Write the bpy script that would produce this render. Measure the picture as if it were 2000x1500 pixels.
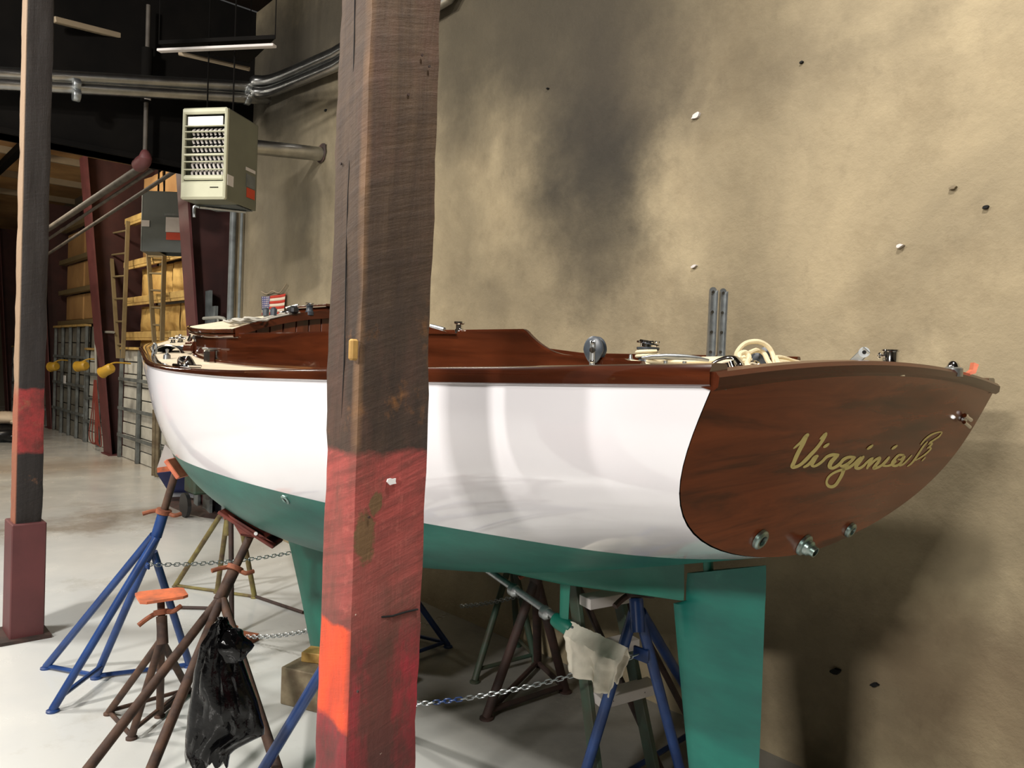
import bpy, math, random
from mathutils import Vector, Matrix, noise
random.seed(7)
for o in list(bpy.data.objects): bpy.data.objects.remove(o)
sc = bpy.context.scene
# ------------------------------------------------------------------ camera
EYE = 1.75; FPX = 1500.0
yaw = math.radians(42); pit = math.atan(35/1500); rol = math.atan(.038)
R0 = Vector((math.sin(yaw), math.cos(yaw), 0)); F0 = Vector((-math.cos(yaw), math.sin(yaw), 0)); U0 = Vector((0, 0, 1))
CF = F0*math.cos(pit)-U0*math.sin(pit); CU = U0*math.cos(pit)+F0*math.sin(pit)
CR = R0*math.cos(rol)+CU*math.sin(rol); CU = CU*math.cos(rol)-R0*math.sin(rol)
EY = Vector((0, 0, EYE))
cam_d = bpy.data.cameras.new('camera'); cam = bpy.data.objects.new('camera', cam_d); sc.collection.objects.link(cam)
cam_d.sensor_width = 36; cam_d.lens = 36*FPX/2000; cam_d.clip_start = .05; cam_d.clip_end = 200
cam.matrix_world = Matrix((( CR.x, CU.x, -CF.x, 0), (CR.y, CU.y, -CF.y, 0), (CR.z, CU.z, -CF.z, EYE), (0, 0, 0, 1)))
sc.camera = cam
def at(px, py, x=None, y=None, z=None, d=None):
    """point seen at a pixel of the photograph, on a given world plane or at a given depth"""
    r = CF+CR*((px-1000)/FPX)-CU*((py-750)/FPX)
    t = d if d is not None else (x/r.x if x is not None else (y/r.y if y is not None else (z-EYE)/r.z))
    return EY+r*t
# ------------------------------------------------------------------ world, exposure, lamps
sc.view_settings.view_transform = 'Standard'; sc.view_settings.look = 'None'
sc.view_settings.exposure = 0.0; sc.view_settings.gamma = 1; sc.view_settings.use_curve_mapping = False
w = bpy.data.worlds.new('world'); sc.world = w; w.use_nodes = True
w.node_tree.nodes['Background'].inputs[0].default_value = (.9, .88, .85, 1)
w.node_tree.nodes['Background'].inputs[1].default_value = .06
def lamp(name, loc, size, power, col=(1, .95, .89), rz=0, to=None):
    d = bpy.data.lights.new(name, 'AREA'); d.shape = 'RECTANGLE'; d.size, d.size_y = size; d.energy = power; d.color = col
    o = bpy.data.objects.new(name, d); sc.collection.objects.link(o); o.location = loc; o.rotation_euler = (0, 0, rz)
    if to is not None:
        o.rotation_euler = (Vector(to)-Vector(loc)).to_track_quat('-Z', 'Y').to_euler()
    return o
lamp('ceiling_lamp', (.2, -6.2, 4.7), (1.0, .4), 520, to=(-3.0, 1.6, 1.4))
lamp('ceiling_lamp', (-3.4, -2.2, 5.0), (.3, .2), 230, to=(-4.8, 1.6, 1.6))
lamp('ceiling_lamp', (-.4, .9, 5.0), (.35, .35), 150, to=(-1.0, 2.3, 2.0))
lamp('ceiling_lamp', (-7.0, -1.6, 5.0), (1.2, .4), 270, (1, .96, .9))
lamp('ceiling_lamp', (-12.0, 1.2, 4.6), (1.2, .4), 130, (1, .88, .7), to=(-12.4, 3.7, 1.8))
pl = bpy.data.lights.new('roof_fill_light', 'POINT'); pl.energy = 170; pl.color = (1, .88, .7); pl.shadow_soft_size = .15  # added unseen point light that brightens the tan roof
plo = bpy.data.objects.new('roof_fill_light', pl); sc.collection.objects.link(plo); plo.location = (-12.5, -1.5, 3.7)
# ------------------------------------------------------------------ materials
def srgb(r, g, b):
    f = lambda c: (c/255/12.92 if c/255 <= .04045 else ((c/255+.055)/1.055)**2.4)
    return (f(r), f(g), f(b), 1)
class NT:
    def __init__(s, name):
        s.m = bpy.data.materials.new(name); s.m.use_nodes = True; s.t = s.m.node_tree; s.n = s.t.nodes
        s.b = s.n['Principled BSDF']
        s.tc = s.n.new('ShaderNodeTexCoord').outputs['Object']
    def new(s, t, **k):
        n = s.n.new(t)
        for a, v in k.items(): setattr(n, a, v)
        return n
    def link(s, a, b): s.t.links.new(a, b)
    def val(s, inp, v):
        if hasattr(v, 'is_linked') or isinstance(v, bpy.types.NodeSocket): s.link(v, inp)
        else: inp.default_value = v
    def mapping(s, scale=(1, 1, 1), loc=(0, 0, 0), rot=(0, 0, 0), src=None):
        n = s.new('ShaderNodeMapping'); s.link(src or s.tc, n.inputs[0]); n.inputs['Scale'].default_value = scale
        n.inputs['Location'].default_value = loc; n.inputs['Rotation'].default_value = rot; return n.outputs[0]
    def noise(s, scale, detail=4, rough=.55, src=None, dist=0):
        n = s.new('ShaderNodeTexNoise'); s.link(src or s.tc, n.inputs['Vector']); n.inputs['Scale'].default_value = scale
        n.inputs['Detail'].default_value = detail; n.inputs['Roughness'].default_value = rough; n.inputs['Distortion'].default_value = dist
        return n.outputs['Fac']
    def ramp(s, f, a, b, ca=(0, 0, 0, 1), cb=(1, 1, 1, 1)):
        n = s.new('ShaderNodeValToRGB'); s.link(f, n.inputs[0]); e = n.color_ramp.elements
        e[0].position = a; e[1].position = b; e[0].color = ca; e[1].color = cb; return n.outputs[0]
    def mix(s, f, a, b, mode='MIX'):
        n = s.new('ShaderNodeMix', data_type='RGBA', blend_type=mode)
        s.val(n.inputs[0], f); s.val(n.inputs[6], a); s.val(n.inputs[7], b); return n.outputs[2]
    def math(s, op, a, b=None, clamp=False):
        n = s.new('ShaderNodeMath', operation=op, use_clamp=clamp); s.val(n.inputs[0], a)
        if b is not None: s.val(n.inputs[1], b)
        return n.outputs[0]
    def sep(s, src=None):
        n = s.new('ShaderNodeSeparateXYZ'); s.link(src or s.tc, n.inputs[0]); return n.outputs
    def bump(s, h, strength=.3, dist=.01):
        n = s.new('ShaderNodeBump'); n.inputs['Strength'].default_value = strength; n.inputs['Distance'].default_value = dist
        s.link(h, n.inputs['Height']); s.link(n.outputs[0], s.b.inputs['Normal']); return n.outputs[0]
    def step(s, v, a, soft=.01):   # 0 below a, 1 above
        n = s.new('ShaderNodeMapRange', clamp=True); s.val(n.inputs[0], v); n.inputs[1].default_value = a-soft; n.inputs[2].default_value = a+soft
        return n.outputs[0]
def mat(name, c, rough=.5, metal=0, c2=None, sc2=6, bump=None, coat=0, lo=.35, hi=.65, sheen=0, alpha=None, spec=None):
    t = NT(name); b = t.b
    b.inputs['Roughness'].default_value = rough; b.inputs['Metallic'].default_value = metal
    b.inputs['Coat Weight'].default_value = coat; b.inputs['Coat Roughness'].default_value = .04
    if spec is not None: b.inputs['Specular IOR Level'].default_value = spec
    if c2 is not None: t.link(t.mix(t.ramp(t.noise(sc2, 6), lo, hi), c, c2), b.inputs['Base Color'])
    else:
        t.link(t.mix(t.ramp(t.noise(sc2, 3), .3, .7), c, tuple(x*.86 for x in c[:3])+(1,)), b.inputs['Base Color'])
    if bump: t.bump(t.noise(bump[0], 5), bump[1], bump[2] if len(bump) > 2 else .005)
    return t.m
def wood(name, c1, c2, axis, rough=.12, coat=1, scale=14, streak=None, stretch=12):
    t = NT(name); b = t.b; s = [scale]*3; s[axis] = scale/stretch
    v = t.mapping(s); n1 = t.noise(1.0, 8, .65, v, .6)
    v2 = t.mapping([x*.6 for x in s], (3, 1, 2)); n2 = t.noise(1.0, 4, .6, v2, .4)
    col = t.mix(t.ramp(n1, .32, .68), c1, c2)
    col = t.mix(t.math('MULTIPLY', t.ramp(n2, .5, .66), .8), col, streak or tuple(x*.35 for x in c1[:3])+(1,))
    t.link(col, b.inputs['Base Color']); b.inputs['Roughness'].default_value = rough
    b.inputs['Coat Weight'].default_value = coat; b.inputs['Coat Roughness'].default_value = .03
    return t.m
MAT = {}
MAT['hull_white'] = mat('glossy_white_paint', srgb(234, 232, 236), .13, coat=.6, sc2=.8)
def m_bottom():
    t = NT('green_bottom_paint')
    n = t.noise(2.2, 5, .6, t.mapping((1, 1, 3)))
    c = t.mix(t.ramp(n, .35, .7), srgb(8, 82, 74), srgb(20, 108, 94))
    n2 = t.noise(9, 6, .7); c = t.mix(t.math('MULTIPLY', t.ramp(n2, .62, .8), .35), c, srgb(80, 150, 130))
    t.link(c, t.b.inputs['Base Color']); t.b.inputs['Roughness'].default_value = .42
    t.bump(t.noise(30, 4), .12, .004); return t.m
MAT['green'] = m_bottom()
MAT['green_dark'] = mat('green_painted_skeg', srgb(8, 84, 70), .48, c2=srgb(14, 104, 86), sc2=4, bump=(25, .15))
MAT['wood_x'] = wood('varnished_mahogany_lengthwise', srgb(78, 36, 18), srgb(50, 22, 12), 0, scale=22)
MAT['wood_y'] = wood('varnished_mahogany_transom', srgb(132, 64, 34), srgb(100, 46, 24), 1, scale=20, stretch=9, streak=srgb(46, 24, 17), coat=.12, rough=.16); MAT['wood_y'].node_tree.nodes['Principled BSDF'].inputs['Specular IOR Level'].default_value = .22
MAT['wood_rail'] = wood('varnished_mahogany_rail', srgb(86, 40, 22), srgb(58, 26, 14), 1, scale=20, coat=.08, rough=.22); MAT['wood_rail'].node_tree.nodes['Principled BSDF'].inputs['Specular IOR Level'].default_value = .2
MAT['wood_z'] = wood('varnished_mahogany_upright', srgb(104, 50, 28), srgb(84, 38, 20), 2, scale=22, coat=.15, rough=.3)
MAT['cream'] = mat('cream_deck_canvas', srgb(226, 212, 184), .6, c2=srgb(212, 196, 168), sc2=5, bump=(180, .1, .001))
MAT['chrome'] = mat('polished_chrome', (.78, .78, .78, 1), .09, 1)
MAT['chrome_dull'] = mat('weathered_bronze_plate', (.38, .44, .42, 1), .35, .9, c2=(.2, .32, .29, 1), sc2=40)
MAT['steel'] = mat('galvanised_steel', (.42, .44, .44, 1), .36, .9, c2=(.3, .32, .33, 1), sc2=30)
MAT['duct'] = mat('galvanised_duct', (.55, .55, .53, 1), .28, 1, c2=(.4, .4, .39, 1), sc2=8)
MAT['black'] = mat('black_plastic', srgb(22, 24, 28), .3)
MAT['dark'] = mat('dark_opening', srgb(8, 8, 8), .9)
MAT['block'] = mat('dark_grey_block', srgb(58, 66, 74), .35, c2=srgb(44, 50, 58), sc2=40)
MAT['rope'] = mat('cream_rope', srgb(226, 212, 176), .8, bump=(260, .5, .002))
MAT['rope_grey'] = mat('grey_rope', srgb(176, 172, 160), .85, bump=(260, .5, .002))
MAT['gold'] = mat('gold_leaf', srgb(232, 216, 140), .45)
MAT['blue'] = mat('blue_stand_paint', srgb(38, 70, 128), .35, c2=srgb(28, 52, 100), sc2=8)
MAT['rust'] = mat('rusty_steel', srgb(88, 62, 46), .75, c2=srgb(52, 37, 31), sc2=14, bump=(60, .3))
MAT['rust_dark'] = mat('dark_rusty_steel', srgb(70, 48, 42), .7, c2=srgb(44, 36, 32), sc2=10, bump=(60, .3))
MAT['rust_orange'] = mat('orange_rust', srgb(150, 88, 58), .75, c2=srgb(112, 62, 42), sc2=25, bump=(60, .3))
MAT['rust_yellow'] = mat('worn_yellow_tube', srgb(126, 116, 62), .6, c2=srgb(78, 58, 42), sc2=9)
MAT['green_tube'] = mat('dull_green_tube', srgb(52, 78, 64), .6, c2=srgb(60, 58, 44), sc2=7)
MAT['orange'] = mat('orange_pad_paint', srgb(222, 116, 72), .6, c2=srgb(146, 88, 66), sc2=16, hi=.75)
MAT['redpad'] = mat('dark_red_painted_pad', srgb(118, 50, 36), .55, c2=srgb(84, 34, 28), sc2=12)
MAT['peach'] = mat('faded_orange_pad', srgb(204, 116, 84), .7, c2=srgb(176, 92, 66), sc2=20)
MAT['bag'] = mat('black_bin_liner', srgb(5, 5, 6), .12, bump=(20, .35, .01), spec=.3)
MAT['rag'] = mat('white_cotton_rag', srgb(226, 220, 204), .9, c2=srgb(196, 188, 172), sc2=9, bump=(300, .3, .001))
MAT['maroon'] = mat('maroon_steel_paint', srgb(96, 50, 50), .6, c2=srgb(80, 42, 42), sc2=4)
MAT['maroon2'] = mat('maroon_column_paint', srgb(72, 38, 34), .7, c2=srgb(50, 26, 24), sc2=2)
MAT['rawwood'] = mat('weathered_timber', srgb(128, 116, 92), .8, c2=srgb(98, 84, 64), sc2=12, bump=(60, .3))
MAT['pine'] = mat('fresh_pine', srgb(196, 160, 88), .7, c2=srgb(164, 126, 66), sc2=18)
MAT['foam'] = mat('yellow_insulation', srgb(214, 180, 108), .85, c2=srgb(176, 138, 76), sc2=2.5, bump=(9, .5, .03))
MAT['girt'] = mat('cream_steel_girt', srgb(200, 170, 104), .6, c2=srgb(160, 130, 78), sc2=5)
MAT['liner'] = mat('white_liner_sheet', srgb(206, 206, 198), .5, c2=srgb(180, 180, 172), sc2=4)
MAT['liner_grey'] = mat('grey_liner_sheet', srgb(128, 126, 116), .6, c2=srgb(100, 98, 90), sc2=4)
MAT['bar'] = mat('grey_steel_bar', srgb(112, 118, 118), .5, c2=srgb(84, 88, 88), sc2=8)
MAT['ladder'] = mat('dull_tan_ladder', srgb(120, 106, 76), .6, c2=srgb(112, 98, 70), sc2=8)
MAT['heater'] = mat('shaded_khaki_enamel', srgb(106, 108, 92), .4, c2=srgb(94, 96, 82), sc2=3)  # casing colour darkened so the heater's side looks shaded
MAT['heater_front'] = mat('pale_khaki_enamel', srgb(196, 196, 172), .3, c2=srgb(180, 180, 156), sc2=3)
MAT['heater_grey'] = mat('blue_grey_enamel', srgb(92, 98, 96), .5)
MAT['white'] = mat('white_sheet_metal', srgb(250, 250, 250), .3)
MAT['label'] = mat('white_sticker', srgb(206, 200, 196), .6)
MAT['label_red'] = mat('red_sticker', srgb(196, 66, 34), .6)
MAT['yellow'] = mat('yellow_plastic', srgb(190, 150, 50), .45)
MAT['cable'] = mat('grey_cable', srgb(140, 140, 132), .6)
MAT['redcable'] = mat('red_cable', srgb(120, 50, 40), .6)
MAT['flagwhite'] = mat('flag_white_cotton', srgb(232, 214, 190), .9)
MAT['flagred'] = mat('flag_red_cotton', srgb(196, 58, 40), .9)
MAT['flagblue'] = mat('flag_blue_cotton', srgb(58, 66, 120), .9)
MAT['ceil'] = mat('dark_roof_deck', srgb(44, 34, 28), .9, c2=srgb(26, 21, 18), sc2=.8)
MAT['darksteel'] = mat('dark_dirty_steel', srgb(18, 16, 14), .9, c2=srgb(12, 11, 10), sc2=3)
MAT['darksteel'].node_tree.nodes['Principled BSDF'].inputs['Specular IOR Level'].default_value = .08; MAT['ceil'].node_tree.nodes['Principled BSDF'].inputs['Specular IOR Level'].default_value = .1
MAT['insul'] = mat('tan_ceiling_insulation', srgb(190, 150, 98), .85, c2=srgb(150, 112, 70), sc2=.9, bump=(3, .4, .05))
MAT['fardark'] = mat('grey_brown_wall_paint', srgb(104, 98, 86), .8, c2=srgb(90, 82, 70), sc2=.5)  # plain grey-brown paint on the enclosing walls
MAT['tan'] = mat('tan_batten', srgb(150, 134, 110), .6)
MAT['tubegrey'] = mat('grey_painted_pipe', srgb(84, 78, 70), .7, c2=srgb(60, 54, 48), sc2=5)

def m_wall():
    t = NT('stained_shaded_plaster_wall'); P = t.sep()
    base = t.mix(t.ramp(t.noise(.9, 8, .62, dist=.4), .3, .72), srgb(120, 109, 87), srgb(167, 152, 121))
    base = t.mix(t.math('MULTIPLY', t.ramp(t.noise(2.6, 8, .7), .5, .75), .5), base, srgb(112, 98, 74))
    base = t.mix(t.math('MULTIPLY', t.ramp(t.noise(7, 8, .7, t.mapping((1, 1, .5), (4, 0, 2))), .56, .8), .4), base, srgb(96, 84, 66))
    base = t.mix(t.math('MULTIPLY', t.ramp(t.noise(1.6, 6, .6, t.mapping((1, 1, 1), (9, 0, 5))), .55, .8), .5), base, srgb(200, 184, 148))
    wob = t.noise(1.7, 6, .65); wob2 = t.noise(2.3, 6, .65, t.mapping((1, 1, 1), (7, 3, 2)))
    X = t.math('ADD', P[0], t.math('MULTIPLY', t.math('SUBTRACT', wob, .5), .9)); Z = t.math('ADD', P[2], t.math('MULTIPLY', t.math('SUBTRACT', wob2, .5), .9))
    # soot marks and stains, plus unlit stretches between light pools painted dark: (x, z, half width, half height, strength)
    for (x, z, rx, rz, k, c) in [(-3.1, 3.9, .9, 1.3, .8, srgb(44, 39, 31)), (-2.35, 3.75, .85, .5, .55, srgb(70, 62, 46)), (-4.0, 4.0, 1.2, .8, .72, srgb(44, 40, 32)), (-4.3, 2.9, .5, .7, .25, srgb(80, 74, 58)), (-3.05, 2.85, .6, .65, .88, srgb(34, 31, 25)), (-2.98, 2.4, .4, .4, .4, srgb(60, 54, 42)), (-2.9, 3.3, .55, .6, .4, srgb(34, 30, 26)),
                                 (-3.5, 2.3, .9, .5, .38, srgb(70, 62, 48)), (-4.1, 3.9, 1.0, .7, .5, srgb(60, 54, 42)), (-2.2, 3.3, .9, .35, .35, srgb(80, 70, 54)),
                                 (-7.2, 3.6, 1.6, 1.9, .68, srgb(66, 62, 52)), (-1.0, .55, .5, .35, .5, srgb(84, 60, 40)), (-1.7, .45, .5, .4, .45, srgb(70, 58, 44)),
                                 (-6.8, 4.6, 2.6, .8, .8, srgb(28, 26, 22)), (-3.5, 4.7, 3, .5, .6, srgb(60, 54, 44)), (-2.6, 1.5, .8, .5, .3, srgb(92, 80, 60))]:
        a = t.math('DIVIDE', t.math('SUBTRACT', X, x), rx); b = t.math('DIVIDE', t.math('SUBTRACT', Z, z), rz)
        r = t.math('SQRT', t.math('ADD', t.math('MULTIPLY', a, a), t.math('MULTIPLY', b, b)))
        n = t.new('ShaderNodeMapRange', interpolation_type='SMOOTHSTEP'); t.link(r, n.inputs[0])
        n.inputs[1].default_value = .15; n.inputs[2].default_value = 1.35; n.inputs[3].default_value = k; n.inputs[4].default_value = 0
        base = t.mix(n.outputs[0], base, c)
    t.link(base, t.b.inputs['Base Color']); t.b.inputs['Roughness'].default_value = .85
    h = t.math('ADD', t.noise(3.5, 9, .7), t.math('MULTIPLY', t.noise(26, 5, .6), .25)); t.bump(h, .35, .05)
    return t.m
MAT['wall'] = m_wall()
def m_floor():
    t = NT('painted_concrete_floor'); P = t.sep()
    c = t.mix(t.ramp(t.noise(.5, 6, .6), .35, .7), srgb(200, 203, 202), srgb(214, 214, 208))
    c = t.mix(t.math('MULTIPLY', t.ramp(t.noise(1.3, 9, .7, t.mapping((1, 1, 1), (3, 1, 0))), .57, .75), .5), c, srgb(150, 140, 120))
    c = t.mix(t.math('MULTIPLY', t.ramp(t.noise(14, 6, .7), .68, .8), .6), c, srgb(110, 100, 86))
    # bare strip under the hull, its colour darkened for the boat's shade
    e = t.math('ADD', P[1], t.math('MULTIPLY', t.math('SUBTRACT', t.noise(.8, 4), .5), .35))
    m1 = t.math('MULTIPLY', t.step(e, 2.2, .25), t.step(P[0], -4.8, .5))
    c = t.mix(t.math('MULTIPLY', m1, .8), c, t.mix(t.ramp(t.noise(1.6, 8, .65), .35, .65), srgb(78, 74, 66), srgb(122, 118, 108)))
    # dirty band across the floor near the bow
    d = t.math('ADD', t.math('ADD', P[0], 8.6), t.math('MULTIPLY', t.math('SUBTRACT', t.noise(1.1, 6, .7, t.mapping((1, 1, 1), (5, 5, 0))), .5), 2.6))
    r = t.math('ABSOLUTE', d); n = t.new('ShaderNodeMapRange'); t.link(r, n.inputs[0]); n.inputs[1].default_value = 0; n.inputs[2].default_value = .7; n.inputs[3].default_value = .65; n.inputs[4].default_value = 0
    c = t.mix(n.outputs[0], c, srgb(120, 102, 78))
    d2 = t.math('ABSOLUTE', t.math('ADD', t.math('ADD', P[0], 13.0), t.math('MULTIPLY', t.math('SUBTRACT', t.noise(.9, 6, .7), .5), 2)))
    n2 = t.new('ShaderNodeMapRange'); t.link(d2, n2.inputs[0]); n2.inputs[1].default_value = .1; n2.inputs[2].default_value = 1.2; n2.inputs[3].default_value = .5; n2.inputs[4].default_value = 0
    c = t.mix(n2.outputs[0], c, srgb(146, 118, 84))
    t.link(c, t.b.inputs['Base Color'])
    rr = t.ramp(t.noise(2, 6), .3, .75, (.12, .12, .12, 1), (.34, .34, .34, 1)); t.link(rr, t.b.inputs['Roughness'])
    t.bump(t.noise(5, 6, .6), .06, .02); return t.m
MAT['floor'] = m_floor()
def m_post(near):
    t = NT('painted_rough_timber' if near else 'painted_timber'); P = t.sep()
    g = t.noise(1, 9, .7, t.mapping((26, 26, 2.2)), .5); saw = t.noise(1, 5, .6, t.mapping((5, 5, 52), src=t.mapping((1, 1, 1), rot=(-.32, .3, 0))))
    wd = t.mix(t.ramp(g, .3, .7), srgb(64, 48, 36), srgb(94, 74, 56))
    wd = t.mix(t.math('MULTIPLY', t.ramp(saw, .42, .66), .35), wd, srgb(48, 37, 32))
    wob = t.math('MULTIPLY', t.math('SUBTRACT', t.noise(9, 5, .6), .5), .06); Z = t.math('ADD', P[2], wob)
    if near:
        # darkened stretch above the red paint, worn ochre marks
        dk = t.math('SUBTRACT', 1, t.step(Z, 2.05, .3)); wd = t.mix(t.math('MULTIPLY', dk, .55), wd, srgb(40, 30, 25))
        oc = t.math('MULTIPLY', t.ramp(t.noise(7, 5, .7, t.mapping((1, 1, .8), (2, 1, 6))), .56, .68), t.math('SUBTRACT', 1, t.step(Z, 1.85, .08)))
        wd = t.mix(t.math('MULTIPLY', oc, .7), wd, srgb(140, 92, 44))
        red = t.mix(t.ramp(t.noise(5, 7, .7, t.mapping((1, 1, .5), rot=(0, .5, .4))), .3, .7), srgb(176, 78, 72), srgb(144, 66, 60))
        red = t.mix(t.math('MULTIPLY', t.ramp(saw, .46, .62), .6), red, srgb(108, 52, 46)); red = t.mix(t.math('MULTIPLY', t.ramp(t.noise(30, 6, .75), .55, .7), .5), red, srgb(206, 112, 100))
        fade = t.math('MULTIPLY', t.math('SUBTRACT', 1, t.step(Z, 1.36, .18)), t.ramp(t.noise(4, 6, .65, t.mapping((1, 1, .6), (1, 4, 2))), .34, .6))
        red = t.mix(t.math('MULTIPLY', fade, .75), red, srgb(122, 78, 70))
        bare = t.ramp(t.noise(5.5, 4, .5, t.mapping((1, 1, .8), (3.2, 7.4, 1.1))), .69, .72); red = t.mix(bare, red, srgb(112, 84, 52))
        col = t.mix(t.step(Z, 1.552, .008), red, wd)
        low = t.math('SUBTRACT', 1, t.step(Z, 1.17, .05))
        crim = t.mix(t.ramp(t.noise(4.5, 6, .7, t.mapping((1, 1, .45), (6, 2, 3))), .42, .6), srgb(96, 52, 46), srgb(186, 34, 58))
        col = t.mix(t.math('MULTIPLY', low, .85), col, crim)
        # bright orange patch on the narrow (-y) face
        org = t.mix(t.ramp(t.noise(20, 5, .7), .6, .75), srgb(238, 84, 46), srgb(150, 46, 32))
        leftf = t.math('SUBTRACT', 1, t.step(P[1], .004, .004))
        band = t.math('MULTIPLY', t.step(Z, .955, .006), t.math('SUBTRACT', 1, t.step(Z, 1.175, .006)))
        slant = t.step(t.math('ADD', Z, t.math('MULTIPLY', P[0], .5)), .885, .006)
        col = t.mix(t.math('MULTIPLY', t.math('MULTIPLY', leftf, band), slant), col, org)
        col = t.mix(t.math('MULTIPLY', t.ramp(t.noise(3.6, 7, .72, t.mapping((1.6, 1.6, .7), (8, 1, 4))), .5, .66), .55), col, srgb(92, 64, 52))
        cc = at(700, 715, d=1.62)
        for (px, py, ry, rz_) in ((712, 1052, .026, .06), (734, 985, .014, .026)):
            q = at(px, py, x=cc.x); ey = t.math('DIVIDE', t.math('SUBTRACT', t.math('ADD', P[1], t.math('MULTIPLY', wob, .5)), q.y-cc.y), ry); ey = t.math('ADD', t.math('ABSOLUTE', ey), t.math('MULTIPLY', t.math('ABSOLUTE', P[0]), 1/ry)); ez = t.math('DIVIDE', t.math('SUBTRACT', Z, q.z), rz_)
            rr_ = t.math('ADD', t.math('MULTIPLY', ey, ey), t.math('MULTIPLY', ez, ez)); rr_ = t.math('ADD', rr_, t.math('MULTIPLY', t.math('SUBTRACT', t.noise(28, 6, .7), .5), 3.2)); col = t.mix(t.math('SUBTRACT', 1, t.step(rr_, 1, .25)), col, t.mix(g, srgb(84, 62, 44), srgb(128, 98, 62)))
        botd = t.math('SUBTRACT', 1, t.step(Z, .93, .05)); col = t.mix(t.math('MULTIPLY', botd, .5), col, srgb(60, 38, 34))
        # pale wane along the corner
        cx = t.math('ABSOLUTE', t.math('ADD', P[0], .004)); cy = t.math('ABSOLUTE', t.math('SUBTRACT', P[1], .0))
        ed = t.math('MULTIPLY', t.math('SUBTRACT', 1, t.step(t.math('ADD', cx, cy), .014, .006)), t.step(t.noise(5, 4, .6, t.mapping((.2, .2, 1))), .45, .1))
        col = t.mix(t.math('MULTIPLY', ed, t.math('MULTIPLY', t.step(Z, 1.56, .01), .55)), col, srgb(140, 106, 74))
        spl = t.ramp(t.noise(42, 3, .6), .745, .76); col = t.mix(t.math('MULTIPLY', spl, t.math('SUBTRACT', 1, t.step(Z, 1.25, .1))), col, srgb(226, 206, 190))
    else:
        bk = srgb(44, 38, 36); wd = t.mix(.93, wd, srgb(22, 18, 17))
        red = t.mix(t.ramp(t.noise(8, 5, .7), .35, .65), srgb(150, 44, 44), srgb(92, 36, 30))
        col = t.mix(t.math('MULTIPLY', t.step(Z, 1.12, .01), t.math('SUBTRACT', 1, t.step(Z, 1.505, .01))), wd, red)
        oc = t.ramp(t.noise(6, 5, .7), .6, .72); col = t.mix(t.math('MULTIPLY', oc, t.math('SUBTRACT', 1, t.step(Z, 1.5, .1))), col, srgb(120, 80, 52))
        # tan narrow side, made paler in colour as the lit face
        side = t.math('SUBTRACT', 1, t.step(P[1], .006, .004)); col = t.mix(t.math('MULTIPLY', side, .85), col, t.mix(t.step(Z, 1.505, .05), srgb(150, 92, 68), srgb(156, 130, 104)))
    t.link(col, t.b.inputs['Base Color']); t.b.inputs['Roughness'].default_value = .72
    h = t.math('ADD', t.math('MULTIPLY', saw, .8), t.math('ADD', g, t.math('MULTIPLY', t.noise(38, 6, .7), .5))); t.bump(h, .6, .006)
    return t.m
MAT['post_near'] = m_post(True); MAT['post_far'] = m_post(False)
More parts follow.
